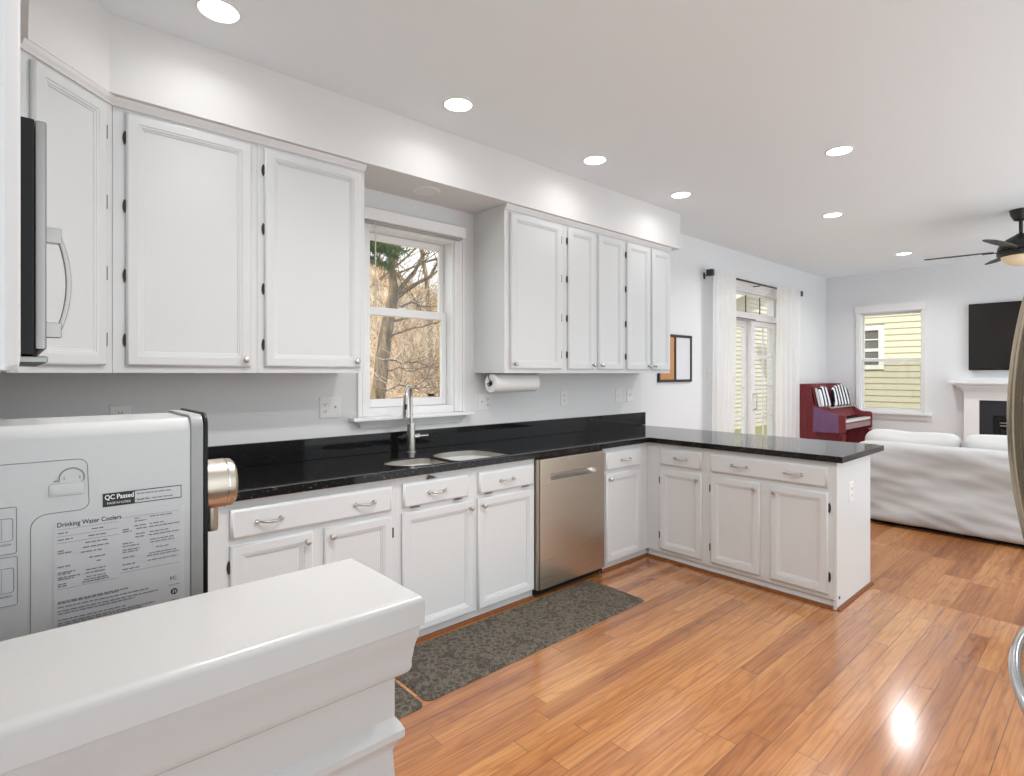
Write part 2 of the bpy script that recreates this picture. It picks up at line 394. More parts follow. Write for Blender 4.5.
def baseboard(name, x0, x1, y0, y1): struct(name, M().box(x0, x1, y0, y1, 0, .13), 'trim', bev=.006)
baseboard('baseboard_far', XF-.016, XF, -.95, -.33); baseboard('baseboard_far', XF-.016, XF, 1.45, YW)
baseboard('baseboard_back', 4.40, 5.70, YW-.016, YW); baseboard('baseboard_back', 7.53, XF-.02, YW-.016, YW)

# ---- crown strips below the soffit
def sweep_plan(m, path, prof):                      # prof: (out, z); path polyline, out to its right side
    rings = []
    P = [Vector((p[0], p[1])) for p in path]
    for i, p in enumerate(P):
        d0 = (P[i]-P[i-1]).normalized() if i else (P[1]-P[0]).normalized(); d1 = (P[i+1]-P[i]).normalized() if i < len(P)-1 else d0
        n0 = Vector((d0.y, -d0.x)); n1 = Vector((d1.y, -d1.x)); b = (n0+n1).normalized(); s = 1/max(.3, b.dot(n0))
        rings.append([(p.x+b.x*o*s, p.y+b.y*o*s, z) for o, z in prof])
    return m.loft(rings)
crown = [(0, 2.484), (.007, 2.484), (.009, 2.492), (.016, 2.499), (.019, 2.507), (.022, ZS-.0005), (0, ZS-.0005)]
struct('trim_1', sweep_plan(M(), [(.0, 2.464), (.285, UF-.001), (1.393, UF-.001)], crown), 'trim')
struct('trim_2', sweep_plan(M(), [(2.39, UF-.001), (4.343, UF-.001)], crown), 'trim')

# ---- windows and doors
def rect_frame(m, F, u0, u1, z0, z1, w, n0, n1, wb=None, wt=None):
    wb = w if wb is None else wb; wt = w if wt is None else wt
    m.obox(F, u0, u0+w, z0, z1, n0, n1); m.obox(F, u1-w, u1, z0, z1, n0, n1)
    m.obox(F, u0+w, u1-w, z0, z0+wb, n0, n1); m.obox(F, u0+w, u1-w, z1-wt, z1, n0, n1)
    return m
def casing(m, F, u0, u1, z0, z1, w, top=True):      # stepped casing boards round an opening
    for a, b in ((u0-w, u0), (u1, u1+w)):
        m.obox(F, a, b, z0, z1, 0, .016); s = .016
        m.obox(F, (a if a < u0-1e-6 else b-s), (a+s if a < u0-1e-6 else b), z0, z1, .016, .024)
        m.obox(F, a+.03, b-.022, z0, z1, .016, .020)
    if top: m.obox(F, u0-w, u1+w, z1, z1+w, 0, .018)
    return m
FB = FR((0, YW, 0), (1, 0, 0), (0, -1, 0))
def sroot(name, loc):
    o = bpy.data.objects.new(name, None); C.objects.link(o); o.location = loc; o['kind'] = 'structure'; return o
w1 = sroot('window_1', (1.9, YW, KW[2]))
obj('window_casing', casing(M(), FB, KW[0], KW[1], KW[2], KW[3], .075, True), 'trim', w1)
m = M(); x0, x1, z0, z1 = KW
m.box(x0, x0+.012, YW, YW+.15, z0, z1); m.box(x1-.012, x1, YW, YW+.15, z0, z1); m.box(x0+.012, x1-.012, YW, YW+.15, z1-.015, z1); m.box(x0+.012, x1-.012, YW, YW+.15, z0, z0+.045)
obj('window_jamb', m, 'trim', w1)
obj('upper_sash', rect_frame(M(), FB, x0+.013, x1-.013, 1.765, z1-.017, .036, -.125, -.10, .05, .045), 'trim', w1, .003)
obj('lower_sash', rect_frame(M(), FB, x0+.013, x1-.013, z0+.047, 1.815, .036, -.098, -.07, .05, .05), 'trim', w1, .003)
obj('upper_pane', M().obox(FB, x0+.05, x1-.05, 1.816, 2.237, -.115, -.111), 'glass', w1, smooth=0)
obj('lower_pane', M().obox(FB, x0+.05, x1-.05, 1.238, 1.764, -.086, -.082), 'glass', w1, smooth=0)
obj('sash_lock', M().obox(FB, 1.84, 1.89, 1.816, 1.825, -.095, -.075), 'trim', w1, .003)
obj('window_sticker', M().obox(FB, 2.06, 2.11, 1.245, 1.262, -.0815, -.081), 'black', w1, smooth=0)
obj('window_stool', M().box(1.452, 2.336, 3.0, YW-.001, 1.115, 1.138), 'trim', w1, .006)
m = M(); m.loft([[FB(a, z, n) for a, n in ((1.49+dx, .0), (2.295-dx, .0), (2.295-dx, nn), (1.49+dx, nn))] for z, dx, nn in ((1.07, .03, .022), (1.085, .024, .03), (1.1148, 0, .055))])
obj('window_apron', m, 'trim', w1)
# patio door
d1 = sroot('door_1', (6.6, YW, 0)); x0, x1 = PD[0], PD[1]
m = casing(M(), FB, x0, x1, 0, PD[3], .085); obj('door_casing', m, 'trim', d1)
m = M(); m.box(x0, x0+.03, YW, YW+.15, 0, 2.4); m.box(x1-.03, x1, YW, YW+.15, 0, 2.4); m.box(x0+.03, x1-.03, YW, YW+.15, 2.375, 2.4); m.box(x0+.03, x1-.03, YW, YW+.15, 2.05, 2.12); m.box(x0+.03, x1-.03, YW, YW+.15, 0, .025)
obj('door_frame', m, 'trim', d1)
def glazed(parent, name, x0, x1, z0, z1, y, w, cols, rows, wb, wt, bar='muntin_grid', mat='trim', bt=.011):
    F = FR((0, y, 0), (1, 0, 0), (0, -1, 0))
    lf = obj(name, rect_frame(M(), F, x0, x1, z0, z1, w, -.022, .022, wb, wt), 'trim', parent, .003)
    gx0, gx1, gz0, gz1 = x0+w, x1-w, z0+wb, z1-wt
    obj('glass_pane', M().obox(F, gx0-.003, gx1+.003, gz0-.003, gz1+.003, -.003, .003), 'glass', lf, smooth=0)
    m = M()
    for i in range(1, cols): u = gx0+(gx1-gx0)*i/cols; m.obox(F, u-bt, u+bt, gz0, gz1, .0035, .014)
    for i in range(1, rows): z = gz0+(gz1-gz0)*i/rows; m.obox(F, gx0, gx1, z-bt, z+bt, .0035, .013)
    obj(bar, m, mat, lf)
    return lf
l1 = glazed(d1, 'door_leaf', 5.832, 6.75, .03, 2.045, YW+.115, .09, 2, 5, .10, .075)
l2 = glazed(d1, 'door_leaf', 6.715, 7.42, .03, 2.045, YW+.055, .11, 2, 5, .08, .06)
glazed(d1, 'transom', 5.832, 7.42, 2.122, 2.374, YW+.07, .025, 4, 1, .02, .02, 'muntin_grid', 'bronze', .005)
obj('door_track', M().obox(FB, 5.84, 6.74, 2.047, 2.057, .002, .012), 'bronze', d1)
obj('door_handle', M().tube([(6.77, YW+.03, .95), (6.77, YW-.012, .97), (6.77, YW-.012, 1.13), (6.77, YW+.03, 1.15)], .008), 'chrome', l2)
# far window
FFW = FR((XF, 0, 0), (0, -1, 0), (-1, 0, 0))         # u = -y
w2 = sroot('window_2', (XF, 2.25, FWN[2])); u0, u1 = -FWN[1], -FWN[0]; z0, z1 = FWN[2], FWN[3]
obj('window_casing', casing(M(), FFW, u0, u1, z0, z1, .045, False), 'trim', w2)
m = M(); m.obox(FFW, u0-.056, u1+.056, z1, 2.375, 0, .03); m.obox(FFW, u0-.066, u1+.066, 2.375, 2.39, 0, .045); obj('window_header', m, 'trim', w2, .003)
m = M(); m.obox(FFW, u0, u0+.012, z0, z1, -.15, 0); m.obox(FFW, u1-.012, u1, z0, z1, -.15, 0); m.obox(FFW, u0, u1, z1-.012, z1, -.15, 0); m.obox(FFW, u0, u1, z0-.0, z0+.012, -.15, 0); obj('window_jamb', m, 'trim', w2)
obj('upper_sash', rect_frame(M(), FFW, u0+.013, u1-.013, 1.57, z1-.013, .02, -.12, -.095, .04, .025), 'trim', w2)
obj('lower_sash', rect_frame(M(), FFW, u0+.013, u1-.013, z0+.013, 1.61, .02, -.092, -.068, .035, .04), 'trim', w2)
obj('upper_pane', M().obox(FFW, u0+.03, u1-.03, 1.605, z1-.035, -.109, -.106), 'glass', w2, smooth=0)
obj('lower_pane', M().obox(FFW, u0+.03, u1-.03, z0+.045, 1.575, -.082, -.079), 'glass', w2, smooth=0)
obj('insect_screen', M().obox(FFW, u0+.02, u1-.02, z0+.02, 1.59, -.140, -.139), 'screen', w2, smooth=0)
m = M(); m.obox(FFW, u0-.11, u1+.11, z0-.03, z0, -.0, .06); m.obox(FFW, u0-.07, u1+.07, z0-.10, z0-.03, 0, .018); obj('window_stool', m, 'trim', w2, .004)

# ------------------------------------------------------------------ CABINET PIECES
def rr(F, u0, u1, z0, z1, i, n): return [F(u0+i, z0+i, n), F(u1-i, z0+i, n), F(u1-i, z1-i, n), F(u0+i, z1-i, n)]
def door(parent, F, u0, u1, z0, z1, n0=.0, st=.052, label=None):
    T = n0+.021
    m = M().loft([rr(F, u0, u1, z0, z1, i, n) for i, n in ((0.002, n0+.0004), (0, n0+.004), (0, T-.009), (.003, T-.007), (.005, T-.002), (.010, T), (st-.012, T), (st-.010, T-.003), (st-.002, T-.004), (st, T-.0075), (st+.006, T-.0085), (st+.008, T-.012))])
    return obj('door', m, 'cab', parent, smooth=50)
def drawer(parent, F, u0, u1, z0, z1, n0=.0, name='drawer_front'):
    T = n0+.021
    m = M().loft([rr(F, u0, u1, z0, z1, i, n) for i, n in ((0.002, n0+.0004), (0, n0+.004), (0, T-.010), (.004, T-.008), (.008, T-.002), (.014, T))])
    return obj(name, m, 'cab', parent, smooth=50)
def knob(parent, F, u, z, n=.021):
    obj('knob', M().lathe([(.009, 0), (.009, .002), (.005, .004), (.0045, .012), (.008, .016), (.0135, .019), (.015, .023), (.013, .027), (.007, .0295), (0, .030)], F(u, z, n), ndir(F), 18), 'chrome', parent)
def pull(parent, F, u, z, n=.021, w=.048):
    pts = []; rs = []
    for i in range(15):
        t = -1+2*i/14; pts.append(F(u+w*t, z-.003*(1-t*t), n+.026*(1-t**4)+.003*math.cos(3*t))); rs.append(.0048+.0016*math.cos(t*PI))
    m = M().tube(pts, rs, 10)
    for s in (-1, 1):
        m.lathe([(.010, 0), (.010, .002), (.007, .005), (.0055, .012)], F(u+w*s, z, n), ndir(F), 14)
        m.lathe([(.004, 0), (.0085, .006), (.007, .014), (.003, .018)], F(u+(w-.004)*s, z, n+.002)-udir(F)*0, udir(F)*s+ndir(F)*.6, 12)
    obj('pull_handle', m, 'chrome', parent)
def hinge(parent, F, u, z, n=.0, side=1, h=.055):
    m = M()
    P = []
    for i in range(9):
        t = -1+2*i/8; w = .0045+.006*(1-t*t); P.append((t*h/2, w))
    poly = [(0, -h/2)]+[(w, t) for t, w in P]+[(0, h/2)]
    m.prism(poly, lambda p, d: F(u+side*p[0], z+p[1], n+d), 0, .0035)
    m.tube([F(u+side*.002, z-h/2+.006, n+.007), F(u+side*.002, z+h/2-.006, n+.007)], .0042, 8)
    obj('hinge', m, 'bronze', parent)
def slot(parent, F, u, z, n=.0, h=.055):
    obj('hinge', M().obox(F, u-.0034, u+.0034, z-h/2, z+h/2, n+.0004, n+.003), 'slot', parent, smooth=0)

# ------------------------------------------------------------------ UPPER CABINETS
FU = FR((0, UF, 0), (1, 0, 0), (0, -1, 0))
ZB = 1.4005
def upper(label, x0, x1, doors, group='white upper wall cabinets'):
    t = thing('upper_cabinet', label, 'cabinet', ((x0+x1)/2, UF, ZB), group)
    obj('body', M().box(x0, x1, UF, YW-.0005, ZB, ZS-.0005), 'cab', t, .002)
    for (a, b, hs, ks) in doors:
        d = door(t, FU, a, b, 1.430, 2.468)
        for z in (1.535, 1.80, 2.085, 2.365):
            if hs == 'L': hinge(d, FU, a-.001, z, 0, -1)
            elif hs == 'R': hinge(d, FU, b+.001, z, 0, 1)
            elif hs == 'r': slot(d, FU, b+.014, z)
            elif hs == 'l': slot(d, FU, a-.014, z)
        knob(d, FU, (b-.028 if ks == 'R' else a+.028), 1.463)
    return t
upper('wide single-door white upper cabinet beside the slanted corner cabinet', .2855, .842, [(.330, .813, 'L', 'R')])
upper('single-door white upper cabinet directly left of the window over the sink', .8425, 1.392, [(.873, 1.362, 'L', 'R')])
upper('single-door white upper cabinet right of the window, above the paper towel roll', 2.388, 2.957, [(2.432, 2.920, 'r', 'L')])
upper('narrow two-door white upper cabinet in the middle of the bank right of the window', 2.9575, 3.672, [(2.994, 3.292, 'L', 'R'), (3.338, 3.646, 'r', 'L')])
upper('narrow two-door white upper cabinet at the right end of the soffit', 3.6725, 4.346, [(3.699, 4.018, 'L', 'R'), (4.052, 4.328, '', 'L')])
# corner
q = math.sqrt(.5)
FD = FR((0, 2.465, 0), (q, q, 0), (q, -q, 0))
t = thing('corner_cabinet', 'slanted single-door white corner upper cabinet partly hidden by the microwave', 'cabinet', (-.05, 2.75, ZB))
obj('body', M().prism([(XL+.0005, 2.466), (.0, 2.466), (.2845, UF), (.2845, YW-.0005), (XL+.0005, YW-.0005)], lambda p, h: (p[0], p[1], h), ZB, ZS-.0005), 'cab', t, .002)
d = door(t, FD, .040, .356, 1.430, 2.468)
for z in (1.535, 1.80, 2.085, 2.365): slot(d, FD, .372, z)
# left wall run
FL = FR((-.022, 0, 0), (0, 1, 0), (1, 0, 0))
def leftup(label, y0, y1, z0, doors, xf=-.022):
    FL = FR((xf, 0, 0), (0, 1, 0), (1, 0, 0))
    t = thing('upper_cabinet', label, 'cabinet', (-.17, (y0+y1)/2, z0), 'white upper wall cabinets')
    obj('body', M().box(XL+.0005, xf, y0, y1, z0, ZS-.0005), 'cab', t, .002)
    for a, b in doors:
        d = door(t, FL, a, b, z0+(.03 if xf < -.021 else .0015), 2.468 if xf < -.021 else ZS-.002)
t = leftup('white upper cabinet end at the left picture edge, in front of the microwave', .56, 1.274, ZB, [(.562, .916), (.918, 1.272)], -.0195)
leftup('white upper cabinet above the microwave on the left wall', 1.2745, 2.035, 1.865, [(1.30, 1.64), (1.67, 2.01)])
leftup('narrow white upper cabinet between microwave and slanted corner cabinet', 2.0355, 2.4655, ZB, [(2.06, 2.44)])
# microwave
t = thing('microwave', 'black and stainless over-the-range microwave on the left wall, seen from its side', 'microwave', (-.15, 1.66, 1.428))
obj('body', M().box(XL+.0005, .022, 1.282, 2.03, 1.432, 1.846), 'black', t, .003)
obj('door', M().box(.0225, .038, 1.284, 1.90, 1.442, 1.846), 'mwsteel', t, .003)
obj('door_glass', M().box(.0382, .0395, 1.36, 1.72, 1.50, 1.80), 'blackgl', t)
obj('control_panel', M().box(.0225, .038, 1.902, 2.03, 1.442, 1.846), 'blackgl', t, .003)
obj('bottom_lip', M().box(-.10, .040, 1.283, 2.03, 1.418, 1.4295), 'mwsteel', t, .003)
m = M(); P = []
for i in range(13):
    tt = -1+2*i/12; P.append((.074+.022*(1-tt*tt), 1.80, 1.625+.125*tt))
m.loft([[(x-.006, y-.010, z), (x+.006, y-.010, z), (x+.006, y+.010, z), (x-.006, y+.010, z)] for x, y, z in P])
for z in (1.507, 1.743): m.box(.0385, .082, 1.788, 1.812, z-.019, z+.019)
obj('handle', m, 'mwhandle', t, .002)

# ------------------------------------------------------------------ BASE CABINETS
FBc = FR((0, BF, 0), (1, 0, 0), (0, -1, 0))
ZU = ZT-.038
def base(label, x0, x1, body=None, doors=(), drawers=(), tilt=False):
    t = thing('base_cabinet', label, 'cabinet', ((x0+x1)/2, BF+.3, 0), 'white base cabinets')
    m = M(); bx0, bx1 = body or (x0, x1)
    m.box(bx0, bx1, BF, YW-.0005, .062, ZU-.0005); m.box(bx0, bx1, BF+.016, YW-.0005, .0005, .062)
    obj('body', m, 'cab', t)
    for a, b, ks, hs in doors:
        d = door(t, FBc, a, b, .066, .690)
        knob(d, FBc, (b-.03 if ks == 'R' else a+.03), .652)
        for z in (.17, .60):
            if hs == 'L': hinge(d, FBc, a-.001, z, 0, -1)
            if hs == 'r': slot(d, FBc, b+.014, z, h=.05)
    for a, b, ps in drawers:
        d = drawer(t, FBc, a, b, .714, .838)
        for p in ps: pull(d, FBc, p, .777)
        if tilt:
            for p in (a+.07, b-.07): obj('hinge', M().obox(FBc, p-.026, p+.026, .7105, .7135, .004, .020), 'bronze', d)
    return t
base('white base cabinet with two doors under one wide two-pull drawer, left of the sink', .30, 1.4195, (.30, 1.4195), [(.649, .992, 'R', 'L'), (1.046, 1.390, 'L', 'r')], [(.649, 1.390, (.80, 1.24))])
ts = base('white sink base cabinet with two doors below two small tilt-out fronts', 1.42, 2.389, None, [(1.450, 1.905, 'R', ''), (1.936, 2.374, 'L', '')], [(1.454, 1.868, (1.655,)), (1.942, 2.372, (2.15,))], True)
m = M().prism([(1.60, .842), (1.665, .846), (1.612, .866)], lambda p, d: FBc(p[0], p[1], d), .002, .006); obj('tilt_bracket', m, 'bronze', ts)
base('narrow white base cabinet with one door and drawer right of the dishwasher', 3.053, PX, (3.053, 4.218), [(3.082, 3.486, 'L', '')], [(3.080, 3.489, (3.295,))])
# base cabinet on left wall (under the cooler)
t = thing('base_cabinet', 'white base cabinet on the left wall carrying the water cooler', 'cabinet', (-.05, 1.6, 0), 'white base cabinets')
obj('body', M().box(XL+.0005, .245, .985, BF+.01, .0005, ZU-.0005), 'cab', t)
FLb = FR((.245, 0, 0), (0, 1, 0), (1, 0, 0))
for a, b in ((1.01, 1.47), (1.50, 1.96)):
    d = door(t, FLb, a, b, .066, .83); knob(d, FLb, b-.03, .78)
# peninsula: u = -y
FP = FR((PX, 0, 0), (0, -1, 0), (-1, 0, 0))
def pen(label, y0, y1, doors, drawers):
    t = thing('base_cabinet', label, 'cabinet', (3.9, (y0+y1)/2, 0), 'white base cabinets')
    m = M(); m.box(PX, 4.218, y0, y1, .062, ZU-.0005); m.box(PX+.016, 4.218, y0, y1, .0005, .062); obj('body', m, 'cab', t)
    for a, b, ks, hs in doors:
        d = door(t, FP, a, b, .090, .690); knob(d, FP, (b-.03 if ks == 'R' else a+.03), .648)
        for z in (.19, .60):
            if hs == 'l': slot(d, FP, a-.012, z, h=.05)
            if hs == 'R': hinge(d, FP, b+.001, z, 0, 1, .06)
    for a, b, ps in drawers:
        d = drawer(t, FP, a, b, .719, .841)
        for p in ps: pull(d, FP, p, .782)
    return t
pen('one-door white peninsula cabinet next to the inside corner', 1.977, BF-.0003, [(-2.350, -2.010, 'R', 'l')], [(-2.346, -2.013, (-2.17,))])
t = pen('wide two-door white peninsula cabinet with one two-pull drawer at the open end', PE+.019, 1.9765, [(-1.944, -1.601, 'R', 'l'), (-1.537, -1.198, 'L', 'R')], [(-1.944, -1.201, (-1.735, -1.39))])
obj('end_panel', M().box(PX, 4.218, PE, PE+.0185, .0005, ZU-.0005), 'cab', t, .001)
obj('latch', M().box(PX+.03, PX+.045, PE-.004, PE-.0002, .062, .078), 'bronze', t)
# shoe moulding (structure trim along cabinet toes)
def shoe(path, name): struct(name, sweep_plan(M(), path, [(0, .0005), (.016, .0005), (.015, .008), (.010, .015), (.004, .018), (0, .018)]), 'shoe')
shoe([(.30, BF+.0155), (2.388, BF+.0155)], 'trim_3')
shoe([(3.054, BF+.0155), (PX+.0155, BF+.0155), (PX+.0155, PE-.0005), (4.2185, PE-.0005), (4.2185, 2.3)], 'trim_4')

# ------------------------------------------------------------------ COUNTERTOP
def hole_poly(outer, holes, z0, z1):
    bm = bmesh.new(); loops = []
    for lp in [outer]+holes:
        vs_ = [bm.verts.new((p[0], p[1], z1)) for p in lp]; loops.append(vs_)
        for i in range(len(vs_)): bm.edges.new((vs_[i], vs_[(i+1) % len(vs_)]))
    bmesh.ops.triangle_fill(bm, edges=bm.edges[:], use_beauty=True)
    m = M(); bm.verts.index_update(); n = len(bm.verts)
    top = [(v.co.x, v.co.y, z1) for v in bm.verts]; bot = [(v.co.x, v.co.y, z0) for v in bm.verts]
    m.v = top+bot
    for f in bm.faces:
        ii = [v.index for v in f.verts]; m.f.append(tuple(ii)); m.f.append(tuple(i+n for i in ii[::-1]))
    for lp in loops:
        for i in range(len(lp)):
            a, b = lp[i].index, lp[(i+1) % len(lp)].index; m.f.append((a, b, b+n, a+n))
    bm.free(); return m
def dshape(x0, x1, y0, y1, n=14):                   # flat front with rounded corners, bowed back
    P = []; r = .05
    P += [(x0+r-r*math.cos(a), y0+r-r*math.sin(a)) for a in [PI/2*i/5 for i in range(6)]]
    P += [(x1-r+r*math.sin(a), y0+r-r*math.cos(a)) for a in [PI/2*i/5 for i in range(6)]]
    yb = y0+(y1-y0)*.50; cx = (x0+x1)/2; a = (x1-x0)/2
    P += [(cx+a*math.copysign(abs(math.cos(t))**.75, math.cos(t)), yb+(y1-yb)*math.sin(t)**.8) for t in [PI*i/n for i in range(0, n+1)]]
    return P
BL = [(1.79-.03*(1-math.cos(a))*0, 2.49) for a in (0,)]+[(1.79, 2.70)]+[(1.70+.09*math.cos(a), 2.70+.06*math.sin(a)) for a in [PI/2*i/5 for i in range(1, 6)]]+[(1.60+.14*math.cos(a), 2.655+.105*math.sin(a)) for a in [PI/2+PI/2*i/6 for i in range(7)]]+[(1.66+.20*math.cos(a), 2.66+.17*math.sin(a)) for a in [PI+PI/2*i/7 for i in range(1, 8)]]
BR = dshape(1.812, 2.225, 2.482, 2.845)
ct = thing('countertop', 'black speckled granite countertop running along the sink wall and over the peninsula', 'countertop', (2, 2.7, ZU))
outer = [(XL+.001, .985), (.272, .985), (.272, 2.4345), (3.5643, 2.4345), (3.5643, 1.1169), (4.375, 1.1169), (4.375, YW-.001), (XL+.001, YW-.001)]
obj('slab', hole_poly(outer, [BL, BR], ZU, ZT), 'granite', ct, .004)
m = M(); m.box(XL+.001, 4.42, YW-.021, YW-.001, ZT+.0003, 1.034); obj('backsplash', m, 'granite', ct, .002)
# sink
sk = thing('kitchen_sink', 'stainless double-bowl undermount sink set in the black counter below the window', 'sink', (1.85, 2.65, .70))
def bowl(poly, dep, name):
    cx = sum(p[0] for p in poly)/len(poly); cy = sum(p[1] for p in poly)/len(poly)
    def ring(s, z): return [(cx+(p[0]-cx)*s, cy+(p[1]-cy)*s, z) for p in poly]
    zt = ZT-.007
    m = M().loft([ring(.972, zt-.0005), ring(.968, zt-.006), ring(.965, zt-dep*.6), ring(.93, zt-dep*.9), ring(.85, zt-dep), ring(.82, zt-dep-.002), ring(.86, zt-dep-.0035), ring(.945, zt-dep*.9), ring(.978, zt-dep*.6), ring(.986, zt-.006), ring(.986, zt-.0005)], False, False)
    n = len(poly); R = len(m.v)//n
    m.f += [(i, (i+1) % n, (R-1)*n+(i+1) % n, (R-1)*n+i) for i in range(n)]
    o = 5*n; m.f.append(tuple(range(o, o+n)))
    b = obj(name, m, 'sinksteel', sk, smooth=45)
    obj('drain', M().lathe([(.042, 0), (.042, .003), (.034, .0035), (.03, .0015), (0, .0015)], (cx, cy+.02, zt-dep-.0018), (0, 0, 1), 24), 'chrome', b)
bowl(BL, .17, 'small_bowl'); bowl(BR, .22, 'large_bowl')
# faucet
fx, fy = 1.805, 2.955
t = thing('kitchen_faucet', 'brushed nickel single-lever pull-down faucet behind the sink', 'faucet', (fx, fy, ZT))
obj('body', M().lathe([(.031, .0003), (.031, .006), (.0255, .010), (.0255, .17), (.023, .178), (.013, .182)], (fx, fy, ZT), (0, 0, 1), 28), 'chrome', t)
D = Vector((-.68, -.733, 0)).normalized(); P = [Vector((fx, fy, ZT+.175)), Vector((fx, fy, ZT+.27))]; R_ = .066; cz = ZT+.33
P += [Vector((fx, fy, cz))+D*(R_-R_*math.cos(a))+Vector((0, 0, R_*math.sin(a)*1.15)) for a in [PI*i/14 for i in range(15)]]
obj('spout_neck', M().tube(P, .0125, 16), 'chrome', t)
e = Vector((fx, fy, cz))+D*(2*R_)
h = obj('spray_head', M().lathe([(.0145, -.02), (.0195, .0), (.0225, .04), (.0245, .09), (.025, .115), (.020, .118), (0, .118)], e+Vector((0, 0, .01)), (0, 0, -1), 22), 'chrome', t)
obj('spray_button', rbox(e.x+D.x*.020-.007, e.x+D.x*.020+.007, e.y+D.y*.020-.007, e.y+D.y*.020+.007, e.z-.06, e.z-.025, .004, .006), 'black', h)
obj('handle_lever', M().lathe([(.016, 0), (.016, .035), (.012, .040), (.006, .042), (.0055, .085), (.0075, .095), (.004, .10)], (fx+.018, fy-.002, ZT+.095), (1, -.12, .03), 18), 'chrome', t)

# ------------------------------------------------------------------ DISHWASHER
t = thing('dishwasher', 'stainless dishwasher with pocket handle between sink cabinet and corner cabinet', 'dishwasher', (2.72, BF, 0))
obj('tub', M().box(2.3905, 3.0515, BF+.001, YW-.01, .02, ZU-.005), 'black', t)
m = M(); xs = [2.411, 2.508, 2.938, 3.036]; zs = [.055, .725, .762, .864]; yf = 2.436
for i in range(3):
    for j in range(3):
        if (i, j) != (1, 1): m.box(xs[i], xs[i+1], yf, BF, zs[j], zs[j+1])
m2 = M(); n = len(m.v)
dp = obj('door_panel', M().prism([(2.411, .055), (3.036, .055), (3.036, .864), (2.411, .864)], lambda p, y: (p[0], y, p[1]), yf+.0339, yf+.0335), 'steel', t)
bm = bmesh.new()
op = [(2.411, .055), (3.036, .055), (3.036, .864), (2.411, .864)]; hp = [(2.508, .725), (2.938, .725), (2.945, .735), (2.945, .765), (2.501, .765), (2.501, .735)]
mm = hole_poly(op, [hp], 0, .034); mm.v = [(x, yf+.034-z, y) for x, y, z in mm.v]
obj('front_skin', mm, 'steel', t, .0025)  # brownish tint of the steel has the floor's reflection put into it
sc_ = [(yf+.003, .764), (yf+.030, .762), (yf+.033, .752), (yf+.028, .740), (yf+.016, .731), (yf+.003, .726)]
m = M().loft([[(x, yf+.003+(a-yf-.003)*k, b) for a, b in sc_] for x, k in ((2.502, .02), (2.512, .45), (2.535, .8), (2.57, 1), (2.876, 1), (2.911, .8), (2.934, .45), (2.944, .02))], False, False, False); obj('pocket_handle', m, 'chrome', t)
obj('side_strip', M().box(2.396, 2.4095, yf+.010, BF, .055, .864), 'steel', t)
obj('kick_plate', M().box(2.3925, 3.05, BF+.03, BF+.06, .0, .053), 'darkkick', t)

# ------------------------------------------------------------------ OUTLETS AND SWITCHES
def plate(F, u0, u1, z0, z1, label, cat, kinds, name='wall_outlet', group=None):
    o = F((u0+u1)/2, (z0+z1)/2, 0); t = thing(name, label, cat, o, group)
    obj('cover_plate', M().loft([rr(F, u0, u1, z0, z1, i, n) for i, n in ((0, .0004), (0, .003), (.004, .0062), (.006, .0065))]), 'plate', t)
    n = len(kinds); w = (u1-u0)/n
    for i, k in enumerate(kinds):
        c = u0+w*(i+.5); zc = (z0+z1)/2
        if k == 'o':
            for s in (-1, 1):
                f = obj('receptacle', M().prism(rrect(c-.017, c+.017, zc+s*.02-.014, zc+s*.02+.014, .012), lambda p, d: F(p[0], p[1], d), .0062, .0082), 'plate', t)
                m = M()
                for du in (-.0065, .0065): m.obox(F, c+du-.0016, c+du+.0016, zc+s*.02-.003, zc+s*.02+.006, .0083, .0086)
                m.lathe([(.0028, 0), (.0028, .0003)], F(c, zc+s*.02-.008, .0083), ndir(F), 10)
                obj('slots', m, 'hole', f, smooth=0)
        elif k == 's':
            f = obj('switch_frame', M().obox(F, c-.006, c+.006, zc-.013, zc+.013, .0063, .0073), 'plate', t)
            obj('toggle', M().prism([(.007, zc-.006), (.02, zc+.006), (.02, zc+.011), (.007, zc+.006)], lambda p, u: F(u, p[1], p[0]), c-.004, c+.004), 'hole' if k == 'S' else 'plate', f)
        elif k == 'b':
            obj('blank_screw', M().lathe([(.004, 0), (.003, .001)], F(c, zc, .0064), ndir(F), 10), 'hole', t)
plate(FB, .307, .389, 1.14, 1.256, 'single outlet whose top edge shows above the white water cooler', 'outlet', 'o')
plate(FB, 1.278, 1.402, 1.142, 1.263, 'double plate with outlet and switch under the cabinet left of the window', 'outlet', 'os')
plate(FB, 2.425, 2.535, 1.134, 1.258, 'double wall plate just right of the window below the paper towel roll', 'outlet', 'so')
plate(FB, 3.270, 3.348, 1.138, 1.262, 'duplex outlet under the middle of the right upper cabinets', 'outlet', 'o')
plate(FB, 3.985, 4.075, 1.138, 1.264, 'blank cover plate with a dark centre screw beside the backsplash end', 'outlet', 'b', 'cover_plate')
plate(FB, 4.150, 4.240, 1.140, 1.264, 'switch plate nearest the corner where white wall turns grey', 'switch', 's', 'light_switch')
plate(FB, 5.585, 5.665, 1.340, 1.456, 'light switch on grey wall next to the left curtain', 'switch', 's', 'light_switch')
FE = FR((0, PE, 0), (1, 0, 0), (0, -1, 0))
plate(FE, 3.795, 3.87, .61, .73, 'white outlet on the end panel of the peninsula', 'outlet', 'o')

